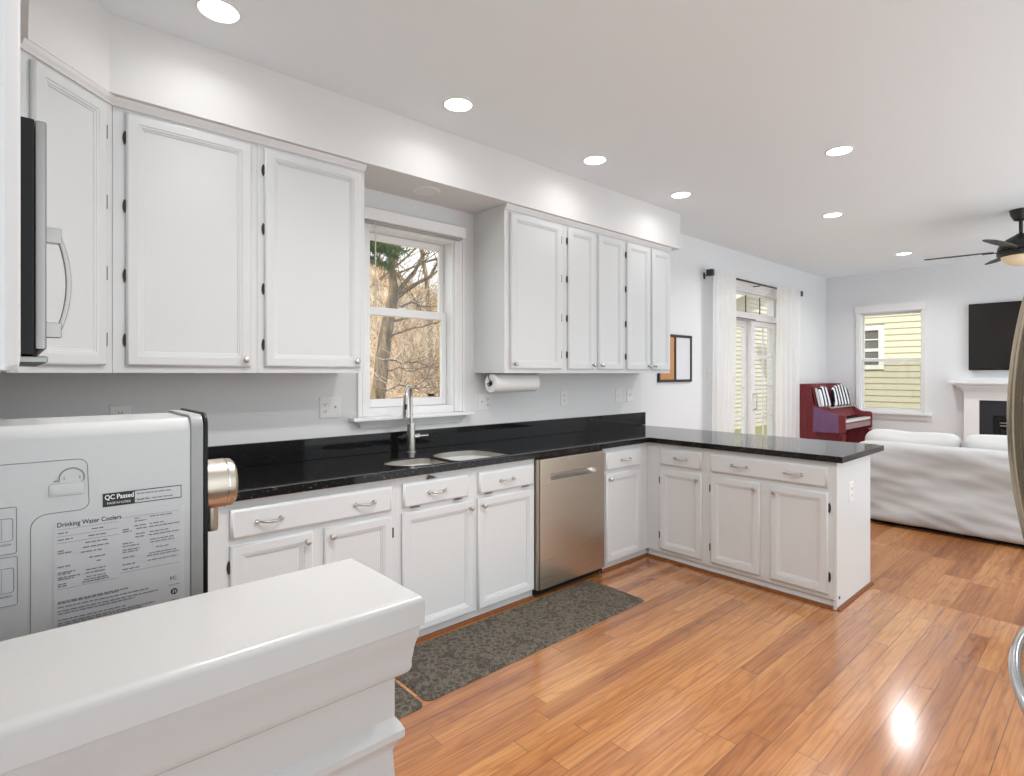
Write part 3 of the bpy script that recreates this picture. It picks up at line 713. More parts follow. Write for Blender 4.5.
# ------------------------------------------------------------------ PAPER TOWEL
t = thing('paper_towel_holder', 'dark wire paper towel holder screwed under the cabinet right of the window', 'holder', (2.6, 2.9, ZB))
ty, tz = 2.895, 1.332
m = M()
for x in (2.372, 2.815):
    m.tube([(x, ty, ZB-.0005), (x, ty, 1.37), (x-.0, ty-.016, 1.352), (x, ty-.02, tz), (x, ty, tz-.018), (x, ty+.014, tz)], .0035, 8)
m.tube([(2.372, ty, tz), (2.815, ty, tz)], .006, 10); m.box(2.35, 2.84, ty-.015, ty+.015, ZB-.004, ZB-.0003)
obj('bracket', m, 'bronze', t)
o = obj('paper_towel_roll', M().lathe([(.019, 0), (.060, 0), (.063, .003), (.063, .407), (.060, .41), (.019, .41), (.019, 0)], (2.39, ty, tz), (1, 0, 0), 36), 'paper', origin=(2.6, ty, tz))
tag(o, 'white paper towel roll hanging under the cabinet right of the sink window', 'paper towels')
# blind
t = thing('window_blind', 'white blind headrail raised fully at the top of the sink window, with a wand', 'blind', (1.88, 3.03, 2.30))
obj('headrail', M().box(1.508, 2.25, 2.985, YW-.026, 2.308, 2.378), 'trim', t, .004)
obj('slat_stack', M().box(1.525, 2.235, 3.0, YW-.03, 2.297, 2.3075), 'greyplastic', t)
obj('tilt_wand', M().tube([(1.585, 2.992, 2.30), (1.584, 2.99, 1.79)], .0035, 8), 'plastic', t)
# corner board
t = thing('memo_board', 'black framed board, half cork and half whiteboard, on grey wall right of the cabinets', 'board', (4.94, YW, 1.31))
obj('frame', rect_frame(M(), FB, 4.639, 5.249, 1.312, 1.790, .026, .0005, .022), 'frame', t, .002)
obj('divider', M().obox(FB, 4.925, 4.951, 1.338, 1.764, .0005, .02), 'frame', t)
obj('cork_panel', M().obox(FB, 4.665, 4.925, 1.338, 1.764, .0005, .012), 'cork', t)
obj('whiteboard_panel', M().obox(FB, 4.951, 5.223, 1.338, 1.764, .0005, .012), 'board', t)

# ------------------------------------------------------------------ HALF WALL WITH CAP
def ring(o, z): return [(XL+.0005, .70+o, z), (.451-o, .70+o, z), (.451-o, .934-o, z), (XL+.0005, .934-o, z)]
t = thing('half_wall', 'white painted half wall with a thick moulded cap in the foreground', 'half wall', (.05, .82, 0))
prof = [(.032, .0005), (.032, .80), (.034, .838), (.031, .846), (.026, .852), (.021, .860), (.021, .870), (.026, .880), (.032, .888), (.032, .9515)]
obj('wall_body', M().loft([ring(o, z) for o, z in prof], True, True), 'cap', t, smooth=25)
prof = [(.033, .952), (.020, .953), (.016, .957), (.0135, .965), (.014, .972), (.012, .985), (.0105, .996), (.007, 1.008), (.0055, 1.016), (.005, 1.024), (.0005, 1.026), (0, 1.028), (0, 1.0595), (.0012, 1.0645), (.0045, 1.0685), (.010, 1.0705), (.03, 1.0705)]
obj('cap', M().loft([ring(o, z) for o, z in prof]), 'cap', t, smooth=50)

# ------------------------------------------------------------------ WATER COOLER
yc = 1.085
t = thing('water_cooler', 'white countertop water cooler with stainless tap, side labels facing the camera', 'water cooler', (0, 1.18, ZT))
def crect(x0, x1, z0, z1, r): return rrect(x0, x1, z0, z1, r)
m = M(); ya, yb = yc, 1.285
sec = [(ya+.000, .0), (ya, .0)]
P = [(ya, ZT+.001), (ya, 1.300)]+[(ya+.022-.022*math.cos(a), 1.300+.022*math.sin(a)) for a in [PI/2*i/6 for i in range(1, 7)]]+[(yb-.022+.022*math.sin(a), 1.300+.022*math.cos(a)) for a in [PI/2*i/6 for i in range(0, 7)]]+[(yb, ZT+.001)]
m.prism(P, lambda p, x: (x, p[0], p[1]), -.22, .2225)
obj('housing', m, 'plastic', t, smooth=40)
P2 = [(ya-.002, ZT+.001), (ya-.002, 1.305)]+[(ya+.020-.022*math.cos(a), 1.305+.022*math.sin(a)) for a in [PI/2*i/6 for i in range(1, 7)]]+[(yb-.020+.022*math.sin(a), 1.305+.022*math.cos(a)) for a in [PI/2*i/6 for i in range(0, 7)]]+[(yb+.002, ZT+.001)]
obj('front_bezel', M().prism(P2, lambda p, x: (x, p[0], p[1]), .223, .2425), 'greyplastic', t, .002)
obj('front_panel', M().prism([(p[0], p[1]+.003) for p in P2], lambda p, x: (x, p[0], p[1]), .243, .250), 'black', t, .002)
tp = obj('tap', M().lathe([(.046, 0), (.046, .045), (.045, .058), (.041, .062), (.040, .063), (0, .063)], (.2505, 1.175, 1.188), (1, 0, 0), 36), 'steel', t)
obj('tap_ring', M().lathe([(.0445, 0), (.0465, .001), (.0465, .003), (.0445, .004)], (.2955, 1.175, 1.188), (1, 0, 0), 36), 'chromeb', tp)
obj('tap_nozzle', M().lathe([(.0125, 0), (.0125, .06), (.011, .066), (0, .066)], (.276, 1.175, 1.165), (0, 0, -1), 20), 'steel', tp)
# moulded seam and keyhole on the side
FC_ = FR((0, yc, 0), (1, 0, 0), (0, -1, 0))
def line(m, pts, r=.0006): m.tube([FC_(a, b, .0001) for a, b in pts], r, 6); return m
a1 = [(.069+.012*math.cos(a), 1.255+.012*math.sin(a)) for a in [PI/2-PI/2*i/6 for i in range(7)]]
a2 = [(.071+.012*math.cos(a), 1.2+.012*math.sin(a)) for a in [-PI/2*i/6 for i in range(7)]]
a3 = [(.034+.02*math.cos(a), 1.168+.02*math.sin(a)) for a in [PI/2+PI/2*i/6 for i in range(7)]]
m = line(M(), [(-.2, 1.267)]+a1+a2+a3+[(.014, .93)]); obj('panel_seam', m, 'inkg', t)
m = M(); m.lathe([(.0155, 0), (.0155, .0012), (.0145, .0016), (.0135, .0006), (.0, .0006)], FC_(.062, 1.239, .0), (0, -1, 0), 30); k1 = obj('keyhole_boss', m, 'plastic', t)
m = M(); m.tube([FC_(.062+.0152*math.cos(a), 1.239+.0152*math.sin(a), .0016) for a in [PI*1.05-PI*1.15*i/16 for i in range(17)]], .0007, 6); m.tube([FC_(.046, 1.236, .001), FC_(.040, 1.236, .001)], .0007, 6); obj('keyhole_edge', m, 'inkg', k1)
m = rbox(.034, .078, yc-.003, yc+.004, 1.212, 1.232, .003, .004); obj('keyhole_ledge', m, 'plastic', t)
m = M()
for dx in (-.0095, .0095): m.obox(FC_, .062+dx-.0006, .062+dx+.0006, 1.237, 1.2415, .0007, .0012)
obj('keyhole_slots', m, 'inkg', k1)
# QC sticker
U, V = (1, 0, 0), (0, 0, 1)
st = obj('quality_sticker', M().obox(FC_, .1, .209, 1.187, 1.2085, .0003, .0006), 'ink', t, smooth=0)
obj('sticker_window', M().obox(FC_, .1425, .2078, 1.1884, 1.2071, .0006, .0009), 'label', st, smooth=0)
text('sticker_text', 'QC Passed', .0105, 'white', st, FC_(.1025, 1.1985, .0009), U, V, bold=.00025, sx=.82)
text('sticker_text', 'MADE IN KOREA', .0052, 'white', st, FC_(.1055, 1.1905, .0009), U, V, sx=.8)
text('sticker_text', 'Serial No.', .0046, 'ink', st, FC_(.145, 1.1915, .0012), U, V, bold=.0001)
rnd = random.Random(3)
def greek(m, x0, x1, z, h=.0017, n=.0010):
    x = x0
    while x < x1-.001:
        w = min(rnd.uniform(.003, .009), x1-x); m.obox(FC_, x, x+w, z-h/2, z+h/2, n, n+.0002); x += w+rnd.uniform(.0009, .0016)
m = M(); greek(m, .145, .195, 1.2025, .0018, .0012); greek(m, .166, .196, 1.193, .0016, .0012); obj('sticker_small_print', m, 'inkg', st, smooth=0)
# specification label
lb = obj('specification_label', M().obox(FC_, .040, .2135, .985, 1.1755, .0002, .0005), 'label', t, smooth=0)
text('label_title', 'Drinking Water Coolers', .0098, 'ink', lb, FC_(.044, 1.1655, .0008), U, V, bold=.00012, sx=.82)
m = M()
for a, b, z in ((.044, .1205, 1.1615), (.123, .206, 1.166), (.044, .1205, 1.071), (.123, .206, 1.0775), (.044, .1205, 1.151), (.044, .1205, 1.141)):
    m.obox(FC_, a, b, z-.00022, z+.00022, .0006, .0008)
obj('label_rules', m, 'inkg', lb, smooth=0)
m = M()
for z, a, b, c, d_ in ((1.156, .045, .057, .086, .101), (1.146, .045, .063, .082, .104), (1.136, 0, 0, .078, .107), (1.129, .045, .053, .075, .108), (1.1255, .045, .063, 0, 0), (1.122, 0, 0, .073, .1), (1.112, 0, 0, .083, .103), (1.105, .045, .06, .092, .098), (1.096, .045, .066, 0, 0), (1.0935, .045, .06, .079, .104), (1.0885, .045, .072, .078, .103), (1.0855, .045, .064, 0, 0), (1.0825, 0, 0, .079, .104), (1.0785, .045, .055, .076, .106), (1.0752, .045, .056, .074, .108)):
    if b: greek(m, a, b, z)
    if d_: greek(m, c, d_, z)
for z, a, b, c, d_ in ((1.1625, .142, .149, .163, .196), (1.158, .142, .158, 0, 0), (1.1505, .142, .158, .163, .185), (1.1455, .144, .159, .162, .206), (1.1465, .126, .135, 0, 0), (1.143, .126, .138, 0, 0), (1.137, .144, .157, .163, .192), (1.132, .143, .155, .162, .206), (1.124, .126, .14, .163, .197), (1.1195, .126, .149, .164, .198), (1.1135, .126, .149, 0, 0), (1.110, .126, .147, .172, .192), (1.1015, .126, .142, .162, .201), (1.0975, 0, 0, .159, .205), (1.090, .126, .143, .16, .203), (1.0825, .126, .15, 0, 0)):
    if b: greek(m, a, b, z)
    if d_: greek(m, c, d_, z)
for i, (z, b) in enumerate(((1.0515, .135), (1.0495, .12), (1.0435, .163), (1.0375, .175), (1.0335, .142), (1.024, .13), (1.0195, .17), (1.0165, .152), (1.013, .14), (1.0095, .13), (1.006, .16), (1.0025, .15))): greek(m, .045, b, z, .0019)
greek(m, .190, .206, 1.041, .0012); greek(m, .194, .204, 1.0155, .0012)
obj('label_small_print', m, 'inkg', lb, smooth=0)
text('label_mark', 'FC', .0085, 'ink', lb, FC_(.192, 1.049, .0008), U, V, bold=.0001)
em = obj('label_emblem', M().lathe([(.0052, 0), (.0052, .0003)], FC_(.198, 1.029, .0006), (0, -1, 0), 24), 'ink', lb, smooth=0)
m = M(); m.prism([(.1955, 1.0262), (.1972, 1.0262), (.1985, 1.0318), (.1968, 1.0318)], lambda p, d_: FC_(p[0], p[1], d_), .0009, .0011); m.prism([(.1995, 1.0262), (.2012, 1.0275), (.2012, 1.0305), (.1995, 1.0318)], lambda p, d_: FC_(p[0], p[1], d_), .0009, .0011)
obj('emblem_cutout', m, 'label', em, smooth=0)
# pictogram stickers at the left
for z0, z1, xr in ((1.137, 1.2045, -.0015), (1.062, 1.1325, -.0005)):
    s = obj('diagram_sticker', M().prism(rrect(-.11, xr, z0, z1, .003), lambda p, d_: FC_(p[0], p[1], d_), .0003, .0006), 'label', t, smooth=0)
    m = M()
    def loop(pts): m.tube([FC_(a, b, .0007) for a, b in pts+[pts[0]]], .0005, 5)
    loop(rrect(-.11, xr, z0, z1, .003)); loop(rrect(-.075, xr-.004, z0+.019, z1-.016, .003)); m.tube([FC_(-.0175, z0+.021, .0007), FC_(-.0175, z1-.018, .0007)], .0003, 5)
    obj('diagram_outline', m, 'inkg', s)
    text('diagram_text', 'Button', .0055, 'ink', s, FC_(xr-.021, z0+.0125, .0008), U, V)

# ------------------------------------------------------------------ FRIDGE
t = thing('refrigerator', 'stainless french-door refrigerator, only its curved handles show at the right edge', 'refrigerator', (1.8, -.25, 0))
fy = .128
obj('cabinet', M().box(1.352, 2.248, -.64, .055, .03, 1.76), 'greyplastic', t, .005)
lvs = [obj('door', M().box(1.354, 1.798, .058, fy, .80, 1.775), 'steelv', t, .012, 3), obj('door', M().box(1.802, 2.246, .058, fy, .80, 1.775), 'steelv', t, .012, 3)]
fz = obj('freezer_drawer', M().box(1.354, 2.246, .058, fy, .08, .793), 'steelv', t, .012, 3)
obj('toe_grille', M().box(1.37, 2.23, -.6, .04, 0, .078), 'black', t)
def bow(m, p0, p1, out, r, sag):
    p0, p1 = Vector(p0), Vector(p1); pts = []; rs = []
    for i in range(25):
        s = -1+2*i/24; pts.append(p0.lerp(p1, (s+1)/2)+Vector(out)*(sag*(1-s*s))); rs.append(r)
    m.tube(pts, r, 14); return m
for x, lv in ((1.765, lvs[0]), (1.835, lvs[1])): obj('door_handle', bow(M(), (x, fy+.002, .855), (x, fy+.002, 1.725), (0, 1, 0), .0125, .066), 'floortintsteel', lv)  # gold-brown steel colour stands in for the floor reflected in the handles
obj('drawer_handle', bow(M(), (1.42, fy+.002, .715), (2.18, fy+.002, .715), (0, 1, 0), .0125, .060), 'chromeb', fz)
t.location.x += .08

# ------------------------------------------------------------------ MATS
def matobj(x0, x1, y0, y1, label):
    m = M(); P = rrect(x0, x1, y0, y1, .035)
    cx, cy = (x0+x1)/2, (y0+y1)/2
    def sh(i): return [(p[0]-math.copysign(min(i, abs(p[0]-cx)), p[0]-cx), p[1]-math.copysign(min(i, abs(p[1]-cy)), p[1]-cy)) for p in P]
    m.loft([[(a, b, z) for a, b in sh(i)] for i, z in ((0, .0005), (0, .003), (.012, .010), (.016, .011))])
    o = obj('kitchen_mat', m, 'mat', origin=(cx, cy, 0)); tag(o, label, 'mat', 'patterned kitchen mats')
matobj(1.295, 2.885, 1.99, 2.45, 'long dark brown patterned mat on the floor before sink and dishwasher')
matobj(.45, 1.277, 1.975, 2.44, 'second dark patterned mat, mostly hidden behind the foreground half wall')

# ------------------------------------------------------------------ CURTAINS
t = thing('curtain_rod', 'dark curtain rod with square block finials above the patio door', 'curtain rod', (6.65, 2.97, 2.47))
ry, rz = 2.975, 2.468
obj('rod', M().tube([(5.50, ry, rz), (7.82, ry, rz)], .011, 12), 'bronze', t)
for x in (5.48, 7.84): obj('finial', M().box(x-.034, x+.034, ry-.034, ry+.034, rz-.034, rz+.034), 'frame', t, .004)
for x in (5.53, 6.66, 7.79):
    m = M(); m.box(x-.008, x+.008, ry, YW-.001, rz-.022, rz-.012); m.box(x-.014, x+.014, YW-.008, YW-.0005, rz-.05, rz+.02); obj('bracket', m, 'bronze', t)
def curtain(x0, x1, ph, label, xb0, xb1):
    m = M(); nx, nz = 120, 24; folds = 4.5
    for k in range(nz+1):
        w = k/nz; z = 2.50-w*(2.50-.015); a = x0+(xb0-x0)*w; b = x1+(xb1-x1)*w
        for i in range(nx+1):
            s = i/nx; amp = .012+.012*w
            m.v.append((a+(b-a)*s+.01*noise.noise((s*6, w*3, ph)), ry-.002-.044*(1-.55*w)+amp*math.sin(2*PI*folds*s+ph+.5*math.sin(5*w+ph))+.008*noise.noise((s*9, w*4, ph+3)), z))
    for k in range(nz):
        for i in range(nx):
            q = k*(nx+1)+i; m.f.append((q, q+1, q+nx+2, q+nx+1))
    o = obj('curtain', m, 'sheer', origin=((x0+x1)/2, ry, .015), smooth=180); tag(o, label, 'curtain', 'white sheer curtains')
curtain(5.47, 5.94, .4, 'white sheer curtain panel hanging left of the patio door', 5.48, 5.95)
curtain(7.05, 7.72, 1.3, 'white sheer curtain panel hanging right of the patio door, nearer the piano', 7.05, 7.73)

# ------------------------------------------------------------------ PIANO
t = thing('piano', 'small red mahogany upright piano in the corner beyond the curtains', 'piano', (8.5, 2.8, 0))
xa, xb, yb_ = 7.93, 9.06, 3.05
side = [(3.05, .0), (3.05, 1.235), (2.872, 1.235), (2.862, 1.10), (2.838, .985), (2.80, .95), (2.80, .0)]
for s, (a, b) in enumerate(((xa, xa+.035), (xb-.035, xb))):
    obj('side_panel', M().prism(side, lambda p, x: (x, p[0], p[1]), a, b), 'maho', t, .004)
arm = [(2.799, .62), (2.799, .948)]+[(2.799-.05-.19*s, .948-.088*(s*s*(3-2*s))) for s in [i/8 for i in range(9)]]+[(2.47, .86), (2.455, .845), (2.455, .64), (2.47, .62)]
for a, b in ((xa, xa+.045), (xb-.045, xb)):
    am = obj('key_arm', M().prism(arm, lambda p, x: (x, p[0], p[1]), a, b), 'maho', t, .004)
    if a == xa:
        ins = [(2.735, .635), (2.735, .935), (2.69, .925), (2.60, .885), (2.53, .845), (2.53, .635)]
        obj('arm_panel', M().prism([(2.835, .622), (2.835, .955), (2.75, .938), (2.66, .895), (2.53, .862), (2.53, .622)], lambda p, x: (x, p[0], p[1]), a-.004, a-.0003), 'mahosheen', am)  # purple base colour stands in for window light reflected off the mahogany
        obj('arm_inlay', M().prism([(2.80, .665), (2.80, .905), (2.73, .895), (2.64, .85), (2.555, .835), (2.555, .665)], lambda p, x: (x, p[0], p[1]), a-.006, a-.0042), 'mahosheen', am, .0015)
    obj('arm_post', M().lathe([(.030, 0), (.034, .01), (.034, .03), (.024, .04), (.032, .07), (.030, .12), (.020, .30), (.024, .44), (.033, .46), (.022, .475), (.034, .49), (.036, .52), (.036, .545)], ((a+b)/2, 2.487, .062), (0, 0, 1), 18), 'maho', t)
m = M(); m.box(xa+.036, xb-.036, 2.98, 3.045, .0, 1.2); m.box(xa+.036, xb-.036, 2.80, 2.84, .06, .62); m.box(xa+.036, xb-.036, 2.76, 3.045, .0, .06)
obj('case_body', m, 'maho', t)
obj('lower_side', M().box(xb-.04, xb-.005, 2.50, 2.795, .0005, .618), 'maho', t, .003)
obj('lid', M().box(xa-.005, xb+.005, 2.862, 3.052, 1.2355, 1.255), 'maho', t, .004)
obj('music_desk', M().prism([(2.80, .958), (2.82, .958), (2.875, 1.23), (2.855, 1.23)], lambda p, x: (x, p[0], p[1]), xa+.037, xb-.037), 'maho', t, .002)
sh = obj('music_shelf', M().box(xa+.046, xb-.046, 2.64, 2.80, .93, .955), 'mahog', t, .004)
obj('fallboard', M().prism([(2.655, .80), (2.67, .80), (2.71, .929), (2.695, .929)], lambda p, x: (x, p[0], p[1]), xa+.046, xb-.046), 'maho', t)
obj('keybed', M().box(xa+.046, xb-.046, 2.48, 2.795, .66, .755), 'maho', t, .003)
obj('key_slip', M().box(xa+.046, xb-.046, 2.462, 2.479, .67, .742), 'mahog', t, .003)
k_ = M(); nk = 40; wk = (xb-xa-.10)/nk
for i in range(nk): x = xa+.05+wk*i; k_.box(x+.0006, x+wk-.0006, 2.466, 2.65, .7555, .788)
obj('white_keys', k_, 'ivory', t, smooth=0)
k_ = M()
for i in range(1, nk):
    if i % 7 not in (0, 3): x = xa+.05+wk*i; k_.box(x-wk*.28, x+wk*.28, 2.54, 2.65, .7855, .797)
obj('black_keys', k_, 'black', t, smooth=0)
k_ = M()
for i, x in enumerate((8.40, 8.50, 8.60)): k_.box(x-.015, x+.015, 2.66, 2.76, .062, .075)
obj('pedals', k_, 'bronze', t, .003)
# striped cushion standing on the music shelf
def zc(p): return p
m = M(); rows = []
def pianocush(cx0, hw, top, yoff, label):
    cz0 = .9555; a_ = top-.19
    outl = [(-hw, 0)]+[(-hw*1.02, .02+.17*i/4) for i in range(5)]+[(hw*1.02*math.cos(a), .19+a_*math.sin(a)) for a in [PI-PI*i/12 for i in range(1, 12)]]+[(hw*1.02, .19-.17*i/4) for i in range(5)]+[(hw, 0)]
    rings = []
    for s_, d_ in ((.90, -.030), (.97, -.024), (1, -.012), (.97, 0), (.90, .004)):
        rings.append([(cx0+px*s_, 2.765+yoff+.21*(.13+(pz-.13)*s_)+d_-.004, cz0+.13+(pz-.13)*s_) for px, pz in outl])
    o = obj('cushion', M().loft(rings), 'zebra', origin=(cx0, 2.7, cz0)); tag(o, label, 'cushion')
pianocush(8.66, .31, .285, -.045, 'large arched black and white zebra-striped cushion propped on the piano')
pianocush(8.165, .16, .268, -.002, 'smaller zebra-striped cushion on the piano, left of the large arched one')
o = obj('music_book', M().prism([(7.977, .9555), (8.012, .9555), (8.012, 1.20), (7.977, 1.20)], lambda p, d: (p[0], 2.765+.21*(p[1]-.9555)+d, p[1]), 0, .018), 'board', origin=(8.04, 2.71, .9555)); tag(o, 'pale book standing at the left end of the piano music shelf', 'book')

# ------------------------------------------------------------------ SOFA
sx, s0, s1 = 5.95, -.45, 1.75
t = thing('sofa', 'white slipcovered sofa with its back to the kitchen', 'sofa', (6.4, .6, 0))
def wr(p):
    if p.x < sx+.30:
        f = (1 if p.x < sx+.12 else .4)
        d = .026*noise.noise((p.y*1.1+3, p.z*6.5+p.y*1.6, 1.7))+.026*noise.noise((p.y*.6, p.z*4-p.y*.9, 4.2))-.018*abs(noise.noise((p.y*1.5, p.z*9-p.y*3.2, 8.2)))-.016*abs(noise.noise((p.y*.9+5, p.z*12-p.y*1.4, 2.2)))
        p = Vector((p.x+d*f-.02*(max(0, .74-p.z)*.5), p.y, p.z+.008*noise.noise((p.y*2.5, 0, 0))*(1 if p.z > .6 else 0)))
    return p
obj('back', rbox(sx, sx+.24, s0, s1, .035, .755, .055, .025, wr), 'slip', t, smooth=180)
obj('seat_base', rbox(sx+.19, sx+.93, s0+.06, s1-.06, .035, .34, .04, .06, wr), 'slip', t, smooth=180)
for y in (s0, s1-.20): obj('arm', rbox(sx+.15, sx+.95, y, y+.20, .035, .60, .07, .05, wr), 'slip', t, smooth=180)
L = (s1-s0-.42)/2
for i in range(2): obj('seat_cushion', rbox(sx+.26, sx+.95, s0+.21+L*i, s0+.21+L*(i+1)-.01, .345, .48, .05, .05, None, (0, 0, .02)), 'slip', t, smooth=180)
obj('shade_rail', M().box(sx+.10, sx+.9, s0+.03, s1-.03, .0005, .034), 'black', t)  # base rail coloured black to stand for the shade under the sofa
def backcush(y0, y1, z1, label, sd):
    def f(p): return Vector((p.x+.012*noise.noise((p.y*4, p.z*4, sd)), p.y+.012*noise.noise((p.x*5, p.z*5, sd+3)), p.z+.022*noise.noise((p.y*3.2, p.x*4, sd+6))))
    o = obj('back_cushion', rbox(sx+.285, sx+.49, y0, y1, .528, z1, .075, .03, f, (.03, 0, .02)), 'cushion', origin=(sx+.35, (y0+y1)/2, .528), smooth=180); tag(o, label, 'cushion', 'white sofa back cushions')
backcush(1.02, 1.765, .835, 'white back cushion on the sofa, the one below the far window', 1.0)
backcush(.20, 1.0, .85, 'white back cushion on the sofa, in front of the fireplace', 7.0)
backcush(-.40, .185, .86, 'white back cushion at the hidden far end of the sofa', 12.0)

# ------------------------------------------------------------------ FIREPLACE, TV
FX = FR((XF, 0, 0), (0, -1, 0), (-1, 0, 0))
t = thing('fireplace', 'white mantelpiece around a black slate firebox on the far wall', 'fireplace', (XF, .64, 0))
cyf = .64
m = M()
for sgn in (-1, 1):
    c = -cyf+sgn*.71
    m.obox(FX, c-.075, c+.075, .0, 1.062, .0005, .11); m.obox(FX, c-.085, c+.085, 0, .16, .11, .125)
m.obox(FX, -cyf-.785, -cyf+.785, 1.0625, 1.17, .0005, .11)
obj('surround', m, 'trim', t, .004)
m = M()
for z0, z1, e_, n_ in ((1.17, 1.195, .795, .125), (1.195, 1.22, .815, .145), (1.22, 1.25, .845, .175), (1.25, 1.27, .88, .21), (1.27, 1.305, .925, .235)): m.obox(FX, -cyf-e_, -cyf+e_, z0, z1-.0005, .0005, n_)
obj('mantel_shelf', m, 'trim', t, .005)
m = M(); m.obox(FX, -cyf-.634, -cyf-.50, 0, 1.06, .0005, .09); m.obox(FX, -cyf+.50, -cyf+.634, 0, 1.06, .0005, .09); m.obox(FX, -cyf-.4995, -cyf+.4995, .875, 1.06, .0005, .09); obj('slate_surround', m, 'slate', t, .002)
ib = obj('firebox', rect_frame(M(), FX, -cyf-.498, -cyf+.498, .02, .873, .05, .0005, .10), 'black', t, .002)
obj('firebox_glass', M().obox(FX, -cyf-.447, -cyf+.447, .075, .82, .02, .03), 'blackgl', ib)
m = M()
for z in (.75, .785): m.obox(FX, -cyf-.44, -cyf+.44, z, z+.010, .085, .098)
obj('louvre_trim', m, 'chrome', ib)
t = thing('television', 'large black flat television mounted above the mantelpiece', 'television', (XF-.05, .64, 1.44))
obj('bezel', M().obox(FX, -1.384, .105, 1.438, 2.278, .03, .075), 'black', t, .004)
obj('screen', M().obox(FX, -1.368, .089, 1.456, 2.262, .0752, .077), 'tv', t, smooth=0)
obj('wall_mount', M().obox(FX, -.95, -.33, 1.65, 2.05, .0005, .0295), 'black', t)

# ------------------------------------------------------------------ CEILING FAN
fcx, fcy = 6.54, .645
t = thing('ceiling_fan', 'black five-blade ceiling fan with frosted bowl over the living room', 'ceiling fan', (fcx, fcy, ZC))
O = Vector((fcx, fcy, 0))
obj('canopy', M().lathe([(.03, 2.735), (.048, 2.742), (.072, 2.79), (.078, ZC-.0005)], O, (0, 0, 1), 28), 'fanm', t)
obj('downrod', M().tube([O+Vector((0, 0, 2.60)), O+Vector((0, 0, 2.74))], .014, 12), 'fanm', t)
obj('motor_housing', M().lathe([(.03, 2.62), (.04, 2.612), (.06, 2.60), (.11, 2.57), (.143, 2.535), (.158, 2.50), (.158, 2.48), (.15, 2.475), (.163, 2.465), (.163, 2.44), (.13, 2.425)][::-1], O, (0, 0, 1), 36), 'fanm', t)
obj('light_bowl', M().lathe([(0, 2.345), (.06, 2.35), (.10, 2.37), (.128, 2.40), (.136, 2.424)], O, (0, 0, 1), 32), 'bowl', t)
for k in range(5):
    a = math.radians(25+72*k); d = Vector((math.cos(a), math.sin(a), 0)); e = Vector((-d.y, d.x, 0)); pit = math.radians(-12)
    def bp_(r, s, h): return O+d*r+(e*math.cos(pit)+Vector((0, 0, math.sin(pit))))*s+Vector((0, 0, 2.482+h))
    bl = [(.18, .035), (.26, .058), (.42, .070), (.58, .066), (.655, .05), (.68, .02)]
    P = [(r, w) for r, w in bl]+[(r, -w) for r, w in bl[::-1]]
    b = obj('blade', M().prism(P, lambda p, h: bp_(p[0], p[1], h), -.004, .004), 'fanb', t)
    obj('blade_arm', M().prism([(.14, .018), (.26, .03), (.26, -.03), (.14, -.018)], lambda p, h: bp_(p[0], p[1], h), -.012, -.0045), 'fanm', b)

# ------------------------------------------------------------------ RECESSED LIGHTS
def downlight(x, y, z, label, on=True, r=.070, power=LAMP_W):
    t = thing('recessed_light', label, 'ceiling light', (x, y, z), 'recessed ceiling lights')
    obj('trim_ring', M().lathe([(r, -.0003), (r+.012, -.0003), (r+.012, -.003), (r+.008, -.006), (r+.002, -.006), (r, -.003)]+[(r, -.0003)], (x, y, z), (0, 0, 1), 40), 'rim', t)
    obj('lens', M().lathe([(0, -.0038), (r-.001, -.0038), (r-.001, -.0005), (0, -.0005)], (x, y, z), (0, 0, 1), 40), 'lamp' if on else 'lampoff', t)
    if on:
        ld = bpy.data.lights.new('lamp', 'AREA'); ld.shape = 'DISK'; ld.size = .13; ld.energy = power; ld.color = (1, .99, .98); ld.spread = math.radians(150)
        o = bpy.data.objects.new('lamp', ld); C.objects.link(o); o.parent = t; o.location = (0, 0, -.012)
downlight(.59, 2.395, ZC, 'recessed ceiling light at top left, above the wide single-door cabinet')
downlight(1.746, 2.385, ZC, 'recessed ceiling light in front of the sink window')
downlight(2.882, 2.395, ZC, 'recessed ceiling light third along the soffit, above the dishwasher')
downlight(3.957, 2.403, ZC, 'recessed ceiling light at the right end of the soffit row')
downlight(3.933, 1.25, ZC, 'recessed ceiling light over the open end of the peninsula')
downlight(5.483, 1.797, ZC, 'recessed living room ceiling light between peninsula and sofa', power=LIVING_W)
downlight(7.882, 1.809, ZC, 'recessed ceiling light farthest away, near the far window', power=LIVING_W)
for x, y in ((1.75, .5), (.9, 1.2), (3.9, -.3), (7.88, -.3), (5.48, -.3)):  # added lamps, out of view, to brighten kitchen and living room
    downlight(x, y, ZC, 'added unseen ceiling light that brightens the room from out of view', power=15.0 if x < 2 else 4.0 if x < 5 else LIVING_W)
downlight(1.863, 2.87, ZS, 'unlit white round light set in the soffit underside above the sink', False)

